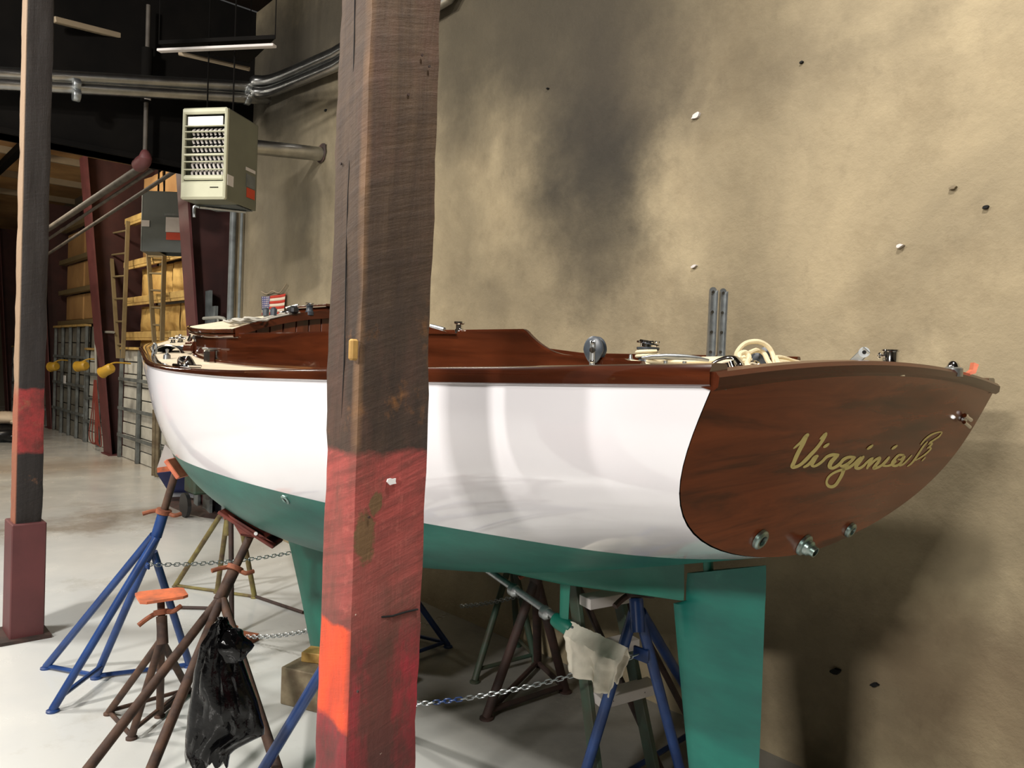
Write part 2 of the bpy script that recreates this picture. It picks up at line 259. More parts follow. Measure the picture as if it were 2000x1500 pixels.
# ------------------------------------------------------------------ mesh helpers
class MB:
    def __init__(s): s.v = []; s.f = []; s.smooth = []
    def add(s, vs, fs, smooth=False):
        n = len(s.v); s.v += [Vector(a) for a in vs]; s.f += [tuple(n+i for i in f) for f in fs]; s.smooth += [smooth]*len(fs); return s
    def box(s, c, size, rot=None, bev=0):
        c = Vector(c); h = Vector(size)/2; q = []
        if bev:
            b = min(bev, h.x*.9, h.y*.9, h.z*.9)
            import itertools
            vs = []
            for sx in (-1, 1):
                for sy in (-1, 1):
                    for sz in (-1, 1):
                        vs += [Vector((sx*h.x, sy*(h.y-b), sz*(h.z-b))), Vector((sx*(h.x-b), sy*h.y, sz*(h.z-b))), Vector((sx*(h.x-b), sy*(h.y-b), sz*h.z))]
            i = lambda sx, sy, sz, k: ((sx > 0)*4+(sy > 0)*2+(sz > 0))*3+k
            fs = []
            for g in (-1, 1):
                fs.append([i(g, -1, -1, 0), i(g, 1, -1, 0), i(g, 1, 1, 0), i(g, -1, 1, 0)]); fs.append([i(-1, g, -1, 1), i(1, g, -1, 1), i(1, g, 1, 1), i(-1, g, 1, 1)])
                fs.append([i(-1, -1, g, 2), i(1, -1, g, 2), i(1, 1, g, 2), i(-1, 1, g, 2)])
                for k in (-1, 1):
                    fs.append([i(g, k, -1, 0), i(g, k, -1, 1), i(g, k, 1, 1), i(g, k, 1, 0)]); fs.append([i(g, -1, k, 0), i(g, -1, k, 2), i(g, 1, k, 2), i(g, 1, k, 0)])
                    fs.append([i(-1, g, k, 1), i(-1, g, k, 2), i(1, g, k, 2), i(1, g, k, 1)])
                    for l in (-1, 1): fs.append([i(g, k, l, 0), i(g, k, l, 1), i(g, k, l, 2)])
        else:
            vs = [Vector((x*h.x, y*h.y, z*h.z)) for x in (-1, 1) for y in (-1, 1) for z in (-1, 1)]
            fs = [(0, 1, 3, 2), (4, 6, 7, 5), (0, 4, 5, 1), (2, 3, 7, 6), (0, 2, 6, 4), (1, 5, 7, 3)]
        if rot is not None: vs = [rot @ v for v in vs]
        return s.add([v+c for v in vs], fs)
    def tube(s, pts, r, n=10, close=False, cap=True):
        pts = [Vector(p) for p in pts]; m = len(pts); rs = r if isinstance(r, (list, tuple)) else [r]*m
        T = []
        for i in range(m):
            a = pts[(i-1) % m] if (close or i > 0) else pts[i]; b = pts[(i+1) % m] if (close or i < m-1) else pts[i]
            T.append((b-a).normalized())
        up = Vector((0, 0, 1)) if abs(T[0].z) < .9 else Vector((1, 0, 0)); N = T[0].cross(up).normalized(); vs = []
        for i in range(m):
            N = (N-T[i]*N.dot(T[i])).normalized(); B = T[i].cross(N)
            for k in range(n):
                a = 2*math.pi*k/n; vs.append(pts[i]+(N*math.cos(a)+B*math.sin(a))*rs[i])
        fs = []
        for i in range(m if close else m-1):
            j = (i+1) % m
            for k in range(n): fs.append((i*n+k, i*n+(k+1) % n, j*n+(k+1) % n, j*n+k))
        s.add(vs, fs, True)
        if cap and not close: s.add([vs[k] for k in range(n)], [tuple(range(n))]); s.add([vs[(m-1)*n+k] for k in range(n)], [tuple(range(n))])
        return s
    def lathe(s, c, prof, n=20, axis=(0, 0, 1)):
        q = Vector((0, 0, 1)).rotation_difference(Vector(axis)); c = Vector(c); vs = []; m = len(prof)
        for (r, z) in prof:
            for k in range(n):
                a = 2*math.pi*k/n; vs.append(c+q @ Vector((r*math.cos(a), r*math.sin(a), z)))
        fs = [(i*n+k, i*n+(k+1) % n, (i+1)*n+(k+1) % n, (i+1)*n+k) for i in range(m-1) for k in range(n)]
        s.add(vs, fs, True)
        for e in (0, m-1):
            if prof[e][0] > 1e-5: s.add(vs[e*n:e*n+n], [tuple(range(n))])
        return s
    def grid(s, rows, smooth=True, closeu=False):
        m = len(rows); n = len(rows[0]); vs = [p for r in rows for p in r]
        fs = []
        for i in range(m-1):
            for j in range(n if closeu else n-1):
                a, b, c, d = i*n+j, i*n+(j+1) % n, (i+1)*n+(j+1) % n, (i+1)*n+j
                fs.append((a, b, c, d))
        return s.add(vs, fs, smooth)
    def prism(s, poly, d, smooth=False):   # poly: list of points, d: extrusion vector
        n = len(poly); d = Vector(d); vs = [Vector(p) for p in poly]+[Vector(p)+d for p in poly]
        fs = [tuple(range(n)), tuple(range(2*n-1, n-1, -1))]+[(i, (i+1) % n, n+(i+1) % n, n+i) for i in range(n)]
        return s.add(vs, fs, smooth)
def col_link(o): sc.collection.objects.link(o); return o
def mesh_of(name, mb, m, origin):
    me = bpy.data.meshes.new(name); me.from_pydata([tuple(v-origin) for v in mb.v], [], mb.f); me.validate()
    import bmesh
    bm = bmesh.new(); bm.from_mesh(me); bmesh.ops.remove_doubles(bm, verts=bm.verts, dist=1e-5)
    bmesh.ops.recalc_face_normals(bm, faces=bm.faces); bm.to_mesh(me); bm.free()
    if any(mb.smooth):
        me.polygons.foreach_set('use_smooth', [True]*len(me.polygons))
        try: me.set_sharp_from_angle(angle=math.radians(38))
        except Exception: pass
    me.materials.append(MAT[m] if isinstance(m, str) else m)
    return me
def tag(o, label=None, cat=None, group=None, kind=None):
    for k, v in (('label', label), ('category', cat), ('group', group), ('kind', kind)):
        if v: o[k] = v
    return o
def wpos(o):
    p = Vector(o.location)
    while o.parent: o = o.parent; p += Vector(o.location)
    return p
def thing(name, loc, label, cat, group=None):
    o = bpy.data.objects.new(name, None); o.location = Vector(loc); o.empty_display_size = .1; col_link(o); return tag(o, label, cat, group)
def part(name, mb, m, parent, origin=None, label=None, solid=None):
    pw = wpos(parent) if parent else Vector((0, 0, 0))
    og = Vector(origin) if origin is not None else pw
    o = bpy.data.objects.new(name, mesh_of(name, mb, m, og)); col_link(o)
    if parent: o.parent = parent; o.location = og-pw
    else: o.location = og
    if solid:
        md = o.modifiers.new('solid', 'SOLIDIFY'); md.thickness = solid; md.offset = 0
    if label: o['label'] = label
    return o
def solo(name, mb, m, loc, label, cat, group=None, solid=None):
    return tag(part(name, mb, m, None, loc, solid=solid), label, cat, group)
def struct(name, mb, m, loc=(0, 0, 0)): return tag(part(name, mb, m, None, loc), kind='structure')
def mid(a, b, t=.5): return Vector(a)*(1-t)+Vector(b)*t
def rotm(a): # columns matrix from three axes
    return Matrix(((a[0].x, a[1].x, a[2].x), (a[0].y, a[1].y, a[2].y), (a[0].z, a[1].z, a[2].z)))
def bez(pts, n=8):
    P = [Vector(p) for p in pts]; out = []
    for i in range(len(P)-1):
        p0 = P[max(i-1, 0)]; p1 = P[i]; p2 = P[i+1]; p3 = P[min(i+2, len(P)-1)]
        for k in range(n):
            t = k/n; out.append(.5*((2*p1)+(p2-p0)*t+(2*p0-5*p1+4*p2-p3)*t*t+(3*p1-p0-3*p2+p3)*t**3))
    out.append(P[-1]); return out
# ------------------------------------------------------------------ the setting
WY = 3.3; XE = -8.25; CZ = 5.3
f = MB(); f.box((-10, -1.5, -.1), (34, 14, .2)); struct('floor', f, 'floor')
def wall_grid(x0, x1, y, z0, z1, t, nx, nz):
    b = MB(); rows = []
    for i in range(nx+1):
        rows.append([Vector((x0+(x1-x0)*i/nx, y+.012*noise.noise(Vector((i*.5, j*.5, 3))), z0+(z1-z0)*j/nz)) for j in range(nz+1)])
    b.grid(rows); b.box(((x0+x1)/2, y+t/2+.02, (z0+z1)/2), (abs(x1-x0), t, z1-z0)); return b
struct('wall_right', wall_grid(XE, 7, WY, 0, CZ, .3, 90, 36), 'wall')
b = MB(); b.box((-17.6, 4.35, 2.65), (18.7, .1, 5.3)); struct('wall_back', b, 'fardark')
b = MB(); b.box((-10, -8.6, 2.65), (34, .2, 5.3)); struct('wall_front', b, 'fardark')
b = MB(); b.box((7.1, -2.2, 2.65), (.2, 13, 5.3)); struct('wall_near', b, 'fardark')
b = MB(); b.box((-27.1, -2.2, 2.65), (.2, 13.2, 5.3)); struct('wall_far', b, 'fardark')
b = MB(); b.box((-.3, -2.4, CZ+.06), (15, 12.2, .12)); struct('ceiling', b, 'ceil')
# insulated roof beyond the first frame, made of sagging panels between battens
b = MB(); b.box((-17.5, -2.2, CZ-.04), (19.2, 13, .1)); ceil2 = struct('ceiling_far', b, 'insul')
for k in range(6):
    b = MB(); b.box((-9.6-k*2.1, -2.2, CZ-.15), (.07, 13, .12)); part('batten', b, 'tan', ceil2)
for k in range(4):
    b = MB(); b.box((-17.5, 2.4-k*1.9, CZ-.27), (19, .12, .12)); part('purlin', b, 'darksteel', ceil2)
# dark lintel wall/rafter of the first steel frame
b = MB()
b.box((-7.95, -2.3, 4.43), (.24, 12.6, 1.74)); b.box((-7.95, -2.3, 3.585), (.3, 12.6, .05), bev=.004)
struct('trim_1', b, 'darksteel')

# tapered maroon columns of the steel frames
def column(x, yb, yt, ztop, label, wd=.26, back=4.25):
    t = thing('steel_column', (x, (yb+back)/2, 0), label, 'column', None)
    b = MB(); b.prism([(x, yb+.02, 0), (x, back, 0), (x, back, ztop), (x, yt+.02, ztop)], (.02, 0, 0)); part('web', b, 'maroon2', t)
    b = MB(); d = Vector((0, yt-yb, ztop)).normalized(); L = math.hypot(yt-yb, ztop)
    R = rotm([Vector((1, 0, 0)), Vector((0, d.z, -d.y)), d]); b.box((x+.01, (yb+yt)/2, ztop/2), (wd, .025, L), R); part('flange', b, 'maroon', t)
    b = MB(); b.box((x+.01, back, ztop/2), (wd, .02, ztop)); part('flange', b, 'maroon2', t)
    b = MB(); b.box((x+.01, (yb+back)/2, .01), (wd+.06, back-yb+.1, .02)); part('base_plate', b, 'maroon', t)
    return t
p1 = at(362, 400, x=-8.7); p2 = at(378, 640, x=-8.7); k1 = (p1.y-p2.y)/(p1.z-p2.z)
column(-8.75, p2.y-k1*p2.z, p2.y+k1*(4.9-p2.z), 4.9, 'maroon tapered steel column beside the end of the plaster wall, nearest of the row', .3, 4.0)
p1 = at(176, 450, x=-14.1); p2 = at(207, 880, z=0); k1 = (p1.y-3.62)/p1.z
column(-14.15, 3.62, 3.62+k1*4.9, 4.9, 'maroon tapered steel column with two yellow lamps hung on it', .42)
column(-19.3, 3.75, 3.45, 4.9, 'dark maroon steel column far back with the third yellow lamp', .42)
column(-24.5, 3.75, 3.45, 4.9, 'farthest maroon steel column at the left edge behind the painted post', .42)

# ------------------------------------------------------------------ far metal wall: liner panels, girts, insulation
def liner(x0, x1, y, ztop, mt, bars, rails, label, nrib):
    t = thing('liner_wall_panel', ((x0+x1)/2, y, 0), label, 'wall panel')
    W = (x1-x0)/bars
    for i in range(bars):
        for j in range(nrib):
            z0 = ztop*j/nrib; b = MB(); b.box((x0+W*(i+.5), y+.02+.004*((i+j) % 2), z0+ztop/nrib/2), (W-.03, .02, ztop/nrib-.02), bev=.004); part('sheet', b, mt, t)
    for i in range(bars+1):
        b = MB(); b.box((x0+W*i, y-.03, ztop/2), (.07, .05, ztop), bev=.006); part('upright_bar', b, 'bar', t)
    for z in rails:
        b = MB(); b.box(((x0+x1)/2, y-.06, z), (x1-x0, .03, .05)); part('rail', b, 'bar', t)
    b = MB(); b.box(((x0+x1)/2, y-.02, ztop+.02), (x1-x0+.05, .12, .04)); part('top_channel', b, 'girt', t)
    b = MB(); b.box(((x0+x1)/2, y+.12, ztop/2), (x1-x0, .1, ztop)); part('backing', b, mt, t)
    return t
liner(-13.75, -8.95, 3.72, 1.78, 'liner', 5, (1.3, .82, .38), 'white ribbed liner panel framed with grey bars, below the yellow insulation', 9)
liner(-16.2, -14.5, 3.78, 1.75, 'liner', 2, (1.3, .85, .42), 'pale liner panel with hanging red cables between two maroon columns', 8)
liner(-18.9, -16.3, 3.78, 2.2, 'liner_grey', 4, (1.6, 1.05, .5), 'grey framed liner panel farther back on the far wall', 7)
liner(-24.0, -19.8, 3.82, 1.75, 'liner_grey', 4, (1.3, .82, .38), 'grey liner panel beyond the third maroon column', 4)
tg = thing('insulated_wall_bay', (-11.4, 3.9, 1.8), 'yellow insulation slabs held between horizontal girts above the white liner panel', 'insulation')
gz = [2.02, 2.58, 3.18, 3.9]
for i, z in enumerate(gz):
    b = MB(); b.box((-11.4, 3.8, z), (5.0, .16, .1), bev=.008); b.box((-11.4, 3.74, z-.035), (5.0, .02, .1)); part('girt', b, 'girt', tg)
zz = [(1.84, 1.98), (2.08, 2.5), (2.66, 3.12), (3.25, 3.83), (3.97, 4.6)]
for (z0, z1) in zz:
    x = -13.6
    while x < -9.1:
        L = random.choice((.95, 1.2, 1.5)); x2 = min(x+L, -8.95)
        b = MB(); rows = []
        for i in range(7):
            r = []
            for j in range(5):
                u = i/6; v = j/4; e = min(u, 1-u, v, 1-v)*6
                r.append(Vector((x+.03+(x2-x-.06)*u, 3.93-.05*min(1, e)+.03*noise.noise(Vector((x+u*3, 1, z0+v*2))), z0+.01+(z1-z0-.02)*v)))
            rows.append(r)
        b.grid(rows); b.box(((x+x2)/2, 3.98, (z0+z1)/2), (x2-x-.06, .08, z1-z0-.02)); part('insulation_slab', b, 'foam' if z0 < 3.2 else 'insul', tg); x = x2  # top slabs use a darker tan: dimness near the roof put into colour
# browner bay further back
tg = thing('insulated_wall_bay', (-16.6, 3.9, 2.2), 'brown insulation bay with cross girts between the second and third columns', 'insulation')
for z in (2.3, 2.95, 3.6, 4.3):
    b = MB(); b.box((-16.7, 3.86, z), (4.6, .12, .09)); part('girt', b, 'ladder', tg)
for i in range(3):
    for k in range(3):
        b = MB(); b.box((-18.1+i*1.5, 3.98, 2.62+k*.66), (1.44, .12, .54), bev=.03); part('insulation_slab', b, 'insul', tg)

def ladder(pl0, pl1, pr0, pr1, n, label, name='ladder', m='ladder', w=.06):
    base = mid(pl0, pr0); base.z = 0
    t = thing(name, base, label, 'ladder')
    for a, c in ((pl0, pl1), (pr0, pr1)):
        d = (c-a); L = d.length; d = d/L; s = (pr0-pl0).normalized(); q = d.cross(s).normalized()
        b = MB(); b.box((a+c)/2, (w*.55, w, L), rotm([s, q, d]), bev=.003); part('rail', b, m, t)
    for i in range(n):
        k = (i+.6)/n; a = mid(pl0, pl1, k); c = mid(pr0, pr1, k); b = MB(); b.tube([a, c], .016, 8); part('rung', b, m, t)
    return t
def sp(px, py, y): return at(px, py, y=y)
ladder(sp(231, 700, 3.55)*1.0, sp(214, 440, 3.62), sp(240, 700, 3.55), sp(250, 432, 3.62), 6, 'tall tan ladder leaning beside the second maroon column')
ladder(sp(303, 690, 3.6), sp(289, 488, 3.66), sp(316, 690, 3.6), sp(321, 488, 3.66), 6, 'thin tan ladder standing in front of the yellow insulation')

# yellow lamps on brackets
def yellow_lamp(px, py, y, r, L, label, ax):
    c = at(px, py, y=y); t = thing('work_lamp', c, label, 'lamp', None); ax = Vector(ax).normalized()
    b = MB(); b.lathe(c-ax*L/2, [(0, 0), (r*.7, 0), (r*.9, L*.08), (r, L*.15), (r, L*.9), (r*1.12, L*.92), (r*1.12, L), (r*.95, L), (r*.85, L*.8), (0, L*.8)], 18, ax); part('shell', b, 'yellow', t)
    b = MB(); b.tube(bez([c+Vector((0, 0, r*.9)), c+Vector((.0, .12, r*1.5)), c+Vector((0, .34, r*1.4))]), .012, 8); part('bracket', b, 'yellow', t)
    b = MB(); b.lathe(c+ax*L*.3, [(0, 0), (r*.6, 0), (r*.5, .03), (0, .05)], 14, ax); part('lens', b, 'rust_dark', t)
yellow_lamp(209, 723, 3.3, .08, .22, 'yellow cylindrical work lamp on the second maroon column, largest of the three', (-.75, -.45, -.42))
yellow_lamp(160, 715, 3.4, .085, .22, 'yellow cylindrical work lamp left of the largest, in front of pale liner', (-.8, -.4, -.1))
yellow_lamp(105, 716, 3.5, .09, .18, 'small dim yellow work lamp right beside the left painted post', (-.8, -.4, -.1))
# loop of grey conduit and red cables on the second column
b = MB(); b.tube(bez([at(188, 730, y=3.4), at(187, 665, y=3.45), at(192, 650, y=3.5), at(222, 649, y=3.5)], 6), .02, 8); solo('conduit', b, 'cable', at(188, 730, y=3.5), 'thin grey conduit bent over the second maroon column', 'conduit')
tc = thing('hanging_cable', at(184, 740, y=3.6), 'tangle of red cables hanging over the pale liner panel', 'cable')
for k in range(5):
    b = MB(); b.tube(bez([at(184+k, 742, y=3.62), at(180+k*3, 800, y=3.6), at(174+k*6, 850+k*4, y=3.58), at(184+2*k, 866, y=3.56), at(192-k, 830, y=3.6), at(188, 775, y=3.62)], 8), .009, 6); part('cable', b, 'redcable', tc)
# small pale notice on grey liner
b = MB(); b.box(at(126, 741, y=3.7), (.16, .01, .16)); solo('notice', b, 'white', at(126, 741, y=3.7), 'tiny white notice on the grey liner panel', 'notice')

# corner: service pipe on the end of the wall
b = MB(); b.tube([Vector((XE+.12, 3.24, 0)), Vector((XE+.12, 3.24, 3.35))], .035, 12); b.tube([Vector((XE+.3, 3.26, 0)), Vector((XE+.3, 3.26, 3.3))], .016, 8)
solo('service_pipe', b, 'bar', (XE+.12, 3.24, 0), 'pale grey upright pipe pair on the end of the plaster wall', 'pipe')
# trolley handle and lumber in the corner
c0 = at(405, 640, y=3.1)
t = thing('hand_cart', (c0.x, 3.1, 0), 'green hand cart with bent grey handle behind the cabin roof', 'cart')
b = MB(); b.box((c0.x-.0, 3.1, .85), (.3, .3, 1.2), bev=.02); part('body', b, 'green_tube', t)
b = MB(); b.tube(bez([at(398, 622, y=3.05), at(412, 621, y=3.05), at(432, 621, y=3.05), at(440, 632, y=3.05), at(441, 700, y=3.05)], 6), .018, 8); part('handle', b, 'cable', t)
b = MB(); b.tube([at(426, 622, y=3.05), at(426, 700, y=3.05)], .012, 8); part('stay', b, 'cable', t)
b = MB()
for s in (-1, 1): b.lathe((c0.x, 3.1+s*.18-.02, .13), [(0, 0), (.13, 0), (.13, .04), (0, .04)], 18, (0, 1, 0))
part('wheel', b, 'black', t)
for k, (px, y0, y1, lab) in enumerate([(396, 574, 700, 'grey board leaning leftmost in the dark corner by the steel column'), (408, 568, 700, 'tilted grey board in the middle of the dark corner lumber'), (419, 598, 700, 'short grey board rightmost in the dark corner lumber')]):
    a = at(px, y0, y=3.2); c = at(px-3+6*(k == 1), y1, y=3.2); c.z = .0; b = MB(); d = (a-c); L = d.length; d.normalize(); q = d.cross(Vector((0, 1, 0))).normalized()
    b.box((a+c)/2, (.13, .03, L), rotm([q, Vector((0, 1, 0)), d])); solo('lumber_board', b, 'bar', (c.x, 3.2, 0), lab, 'board')

# ------------------------------------------------------------------ overhead things
def pipe(pts, r, m, label, name='pipe', cat='pipe', couplers=(), n=14):
    t = thing(name, pts[0], label, cat); b = MB(); b.tube(pts, r, n); part('tube', b, m, t)
    for p, d in couplers:
        d = Vector(d).normalized(); b = MB(); b.lathe(Vector(p)-d*.03, [(r*1.0, 0), (r*1.07, .005), (r*1.07, .05), (r, .055)], n, d); part('coupling', b, 'steel', t)
    return t
for (ya, yb, yc, lab) in [(140, 172, 104, 'upper of two silver conduits bending along the plaster wall'), (160, 194, 128, 'lower of two silver conduits bending along the plaster wall')]:
    A = at(-60, ya, x=-7.6); Bp = at(100, ya+24, x=-7.5); Bb = at(530, yb, x=-7.45)
    e = at(655, yc, y=3.2); P = Bb+Vector((0, 0, 0)); s = (A-Bb); 
    pts = [Vector((A.x-.1, -8.4, A.z-.05)), A, mid(A, Bb, .3), mid(A, Bb, .6), mid(A, Bb, .9)]+bez([Bb, Vector((Bb.x+.06, 3.12, Bb.z)), mid(Vector((Bb.x, 3.2, Bb.z)), e, .22), e], 5)+[at(875, yc-134, y=3.2), Vector((at(875, yc-134, y=3.2).x+1.1, 3.2, CZ-.02))]
    pipe(pts, .052, 'duct', lab, 'silver_conduit', 'pipe', [(at(483, yb, x=-7.47), (0, 1, 0)), (at(150, ya+26, x=-7.5), (0, 1, 0))])
# steel pipes running away under the roof
for (p, q, r, lab) in [((283, 322), (60, 470), .06, 'thickest and topmost of three grey pipes running away under the tan roof'), ((300, 330), (60, 490), .03, 'middle thin pipe of the three running away under the tan roof'), ((345, 332), (60, 518), .035, 'lowest of three pipes running away under the tan roof')]:
    a = at(p[0], p[1], x=-8.2); r *= .62; c = at(q[0], q[1], y=a.y)
    pipe([a, c], r, 'tubegrey', lab, 'roof_pipe')
t = thing('sprinkler_drop', at(283, 320, x=-7.7), 'dark vertical drop pipe hanging from the roof left of the heater', 'pipe')
b = MB(); b.tube([at(283, 305, x=-7.7), at(290, 10, x=-7.7)], .02, 10); part('tube', b, 'tubegrey', t)
b = MB(); b.tube([at(285, 200, x=-7.7), at(288, 95, x=-7.7)], .05, 12); part('sleeve', b, 'darksteel', t)
b = MB(); b.tube(bez([at(283, 295, x=-7.7), at(283, 312, x=-7.7), at(272, 322, x=-7.9)], 4), [.03, .04, .05, .06, .06, .065, .07, .07, .07], 12); part('elbow', b, 'maroon', t)
b = MB(); b.lathe(at(288, 195, x=-7.66), [(0, 0), (.03, 0), (.03, .12), (0, .12)], 10); part('tag_sleeve', b, 'label', t)
# battens / light fixture
def bar3(name, a, c, w, h, m, label, cat):
    d = c-a; L = d.length; d.normalize(); s = d.cross(Vector((0, 0, 1))).normalized(); q = s.cross(d); b = MB(); b.box((a+c)/2, (w, h, L), rotm([s, q, d]), bev=.005)
    return solo(name, b, m, a, label, cat)
bar3('roof_batten', at(105, 38, d=6.6), at(296, 86, d=7.4), .05, .05, 'tan', 'tan batten slanting under the dark roof left of the drop pipe', 'batten')
t = thing('strip_light', at(310, 100, d=6.2), 'unlit strip light hanging above the louvred heater', 'light')
a1, a2, a3, a4 = at(310, 99, d=6.0), at(537, 89, d=5.7), at(487, 135, d=6.5), at(350, 104, d=6.5)
b = MB(); d = (a2-a1).normalized(); s = Vector((0, 0, 1)); q = d.cross(s).normalized(); b.box((a1+a2)/2, (.05, .02, (a2-a1).length), rotm([s.cross(q)*-1 if False else q, d.cross(q), d]), bev=.004); part('front_rail', b, 'label', t)
b = MB(); b.tube([a4, a3], .018, 8); part('back_rail', b, 'tan', t)
b = MB(); up = Vector((0, 0, .05)); b.prism([a1+up, a2+up, a3+up, a4+up], (0, 0, .03)); part('housing', b, 'darksteel', t)
b = MB()
for p in (a2, a1, a3): b.tube([p+up, Vector((p.x, p.y, CZ))], .004, 5)
part('hanger', b, 'darksteel', t)

# ------------------------------------------------------------------ louvred unit heater
def heater(TR, dside, dfront, W, D, Hh, label, front='heater_front', body='heater', detail=True):
    """TR: top corner shared by front and side; dside points to the back, dfront to the left along the front"""
    dn = Vector((0, 0, -1)); ds = Vector(dside).normalized(); df = Vector(dfront).normalized(); c0 = Vector(TR)
    P = lambda u, v, w_: c0+df*u+dn*v+ds*w_     # u left, v down, w back
    t = thing('unit_heater', P(W/2, Hh, D/2), label, 'heater')
    R = rotm([df, ds, -dn])
    def bx(mb, u0, u1, v0, v1, w0, w1, bev=0): mb.box(P((u0+u1)/2, (v0+v1)/2, (w0+w1)/2), (abs(u1-u0), abs(w1-w0), abs(v1-v0)), R, bev)
    b = MB(); bx(b, 0, .012, 0, Hh, .02, D, .004); bx(b, W-.012, W, 0, Hh, .02, D, .004); bx(b, 0, W, 0, .012, .02, D, .004); bx(b, 0, W, 0, Hh, D-.012, D, .004)
    bx(b, .012, W-.012, Hh-.012, Hh, .02, D*.45, .003); part('casing', b, body, t)
    b = MB(); bx(b, .012, W-.012, .012, Hh-.012, .12, .13); part('inner_baffle', b, 'dark', t)
    if not detail:
        b = MB(); bx(b, 0, W, 0, Hh, 0, .03, .01); part('front_panel', b, body, t)
    else:
        b = MB()   # front frame
        bx(b, 0, .022, 0, Hh, -.01, .03, .01); bx(b, W-.022, W, 0, Hh, -.01, .03, .01); bx(b, 0, W, 0, .045, -.012, .03, .012); bx(b, .0, W, Hh*.8, Hh, -.012, .03, .016)
        part('front_frame', b, front, t)
        for k, v in enumerate((.13, .172, .227, .286, .34, .396, .454)):
            b = MB(); bx(b, .02, W-.02, v, v+(.007 if k != 4 else .014), -.006, .02, .002)
            pass
            part('louvre', b, front, t)
        b = MB(); bx(b, .02, W-.02, Hh*.8-.045, Hh*.8-.008, -.008, .03, .01); part('louvre', b, front, t, label='wide pale bottom louvre')
        b = MB(); bx(b, .045, W-.035, .06, .13, .012, .02); part('glare_plate', b, 'white', t, label='white plate behind the top louvre standing for lamp glare')  # lamp glare in the louvres put in as a plain white plate
        for r in range(6):
            for k in range(8):
                u = .045+k*(W-.12)/7; v = .165+r*.062
                b = MB(); b.tube(bez([P(u, v-.02, .05), P(u+.006, v, .03), P(u, v+.028, .04)], 3), .0085, 6); part('burner_tube', b, 'label', t)
        b = MB(); bx(b, .05, .12, Hh*.87, Hh*.88, -.016, -.01); part('badge', b, 'chrome', t)
        b = MB()
        for k in range(14): bx(b, .03, W-.02, Hh-.004, Hh+.004, D*.45+k*.018, D*.45+.008+k*.018)
        part('bottom_grille', b, 'bar', t)
        b = MB(); b.tube([P(.06, Hh+.015, D*.9), P(W-.04, Hh+.02, D*.42)], .012, 8); b.tube(bez([P(W-.04, Hh+.02, D*.42), P(W-.0, Hh+.02, D*.4), P(W-.0, Hh+.1, D*.4)], 4), .012, 8); part('gas_pipe', b, 'steel', t)
    # stickers on the side
    def st(w0, w1, v0, v1, m, lab=None):
        b = MB(); b.box(P(-.002, (v0+v1)/2, (w0+w1)/2), (.003, w1-w0, v1-v0), R); part('sticker', b, m, t, label=lab)
    return t, P, st
HT = at(445, 209, d=5.7)
t, P, st = heater(HT, (-.6, .8, 0), (-.8, -.6, 0), .37, .44, .68, 'khaki louvred gas heater hanging from the dark roof')
st(.0+.02, .1, .49, .57, 'label', 'small white sticker near the front edge'); st(.27, .41, .37, .395, 'label', 'thin pale sticker'); st(.28, .41, .42, .52, 'bar', 'grey instruction sticker'); st(.29, .41, .525, .6, 'label_red', 'red warning sticker')
b = MB()
for u in (.08, .3): b.tube([P(u, 0, .2), Vector((P(u, 0, .2).x, P(u, 0, .2).y, CZ))], .006, 6)
part('hanger_rod', b, 'darksteel', t)
fw = at(630, 300, y=3.3); fs = P(.17, .17, .44)
b = MB(); e0 = Vector((fw.x-.02, fs.y+.03, fs.z)); b.tube([fs, e0, Vector((fw.x, fs.y+.2, mid(fs, fw).z)), fw+Vector((0, .05, 0))], .062, 18)
fl = part('flue_pipe', b, 'duct', t)
b = MB(); b.lathe(Vector((fw.x-.01, fs.y+.12, mid(fs, fw).z+.0)), [(.064, 0), (.07, .01), (.07, .08), (.064, .09)], 18, (0, 1, 0)); part('collar', b, 'steel', fl)
b = MB(); rows = []
for k in range(17):
    a = 2*math.pi*k/16; rr = .085+.03*noise.noise(Vector((math.cos(a)*2, math.sin(a)*2, 1))); rows.append([fw+Vector((math.cos(a)*.05, -.016, math.sin(a)*.05)), fw+Vector((math.cos(a)*rr, -.014, math.sin(a)*rr))])
b.grid(rows); part('broken_rim', b, 'rust_dark', t)
# second heater farther back, grey side with stickers
a = at(352, 372, y=2.45); T2 = at(355, 375, d=9.0)
t, P, st = heater(at(277, 372, d=9.9), CR*1.0-Vector((0, 0, CR.z)), Vector((-.85, .5, 0)), .4, .53, .78, 'grey box heater with white and red stickers hanging below the roof pipes', body='heater_grey', detail=False)
st(.01, .11, .38, .46, 'label', 'small white sticker'); st(.3, .52, .28, .31, 'bar'); st(.32, .52, .33, .52, 'label', 'large white sticker'); st(.33, .52, .525, .62, 'label_red', 'red warning sticker')
b = MB()
for u in (.05, .35): b.tube([P(u, 0, .2), Vector((P(u, 0, .2).x, P(u, 0, .2).y, CZ-.1))], .012, 6)
part('hanger_rod', b, 'darksteel', t)

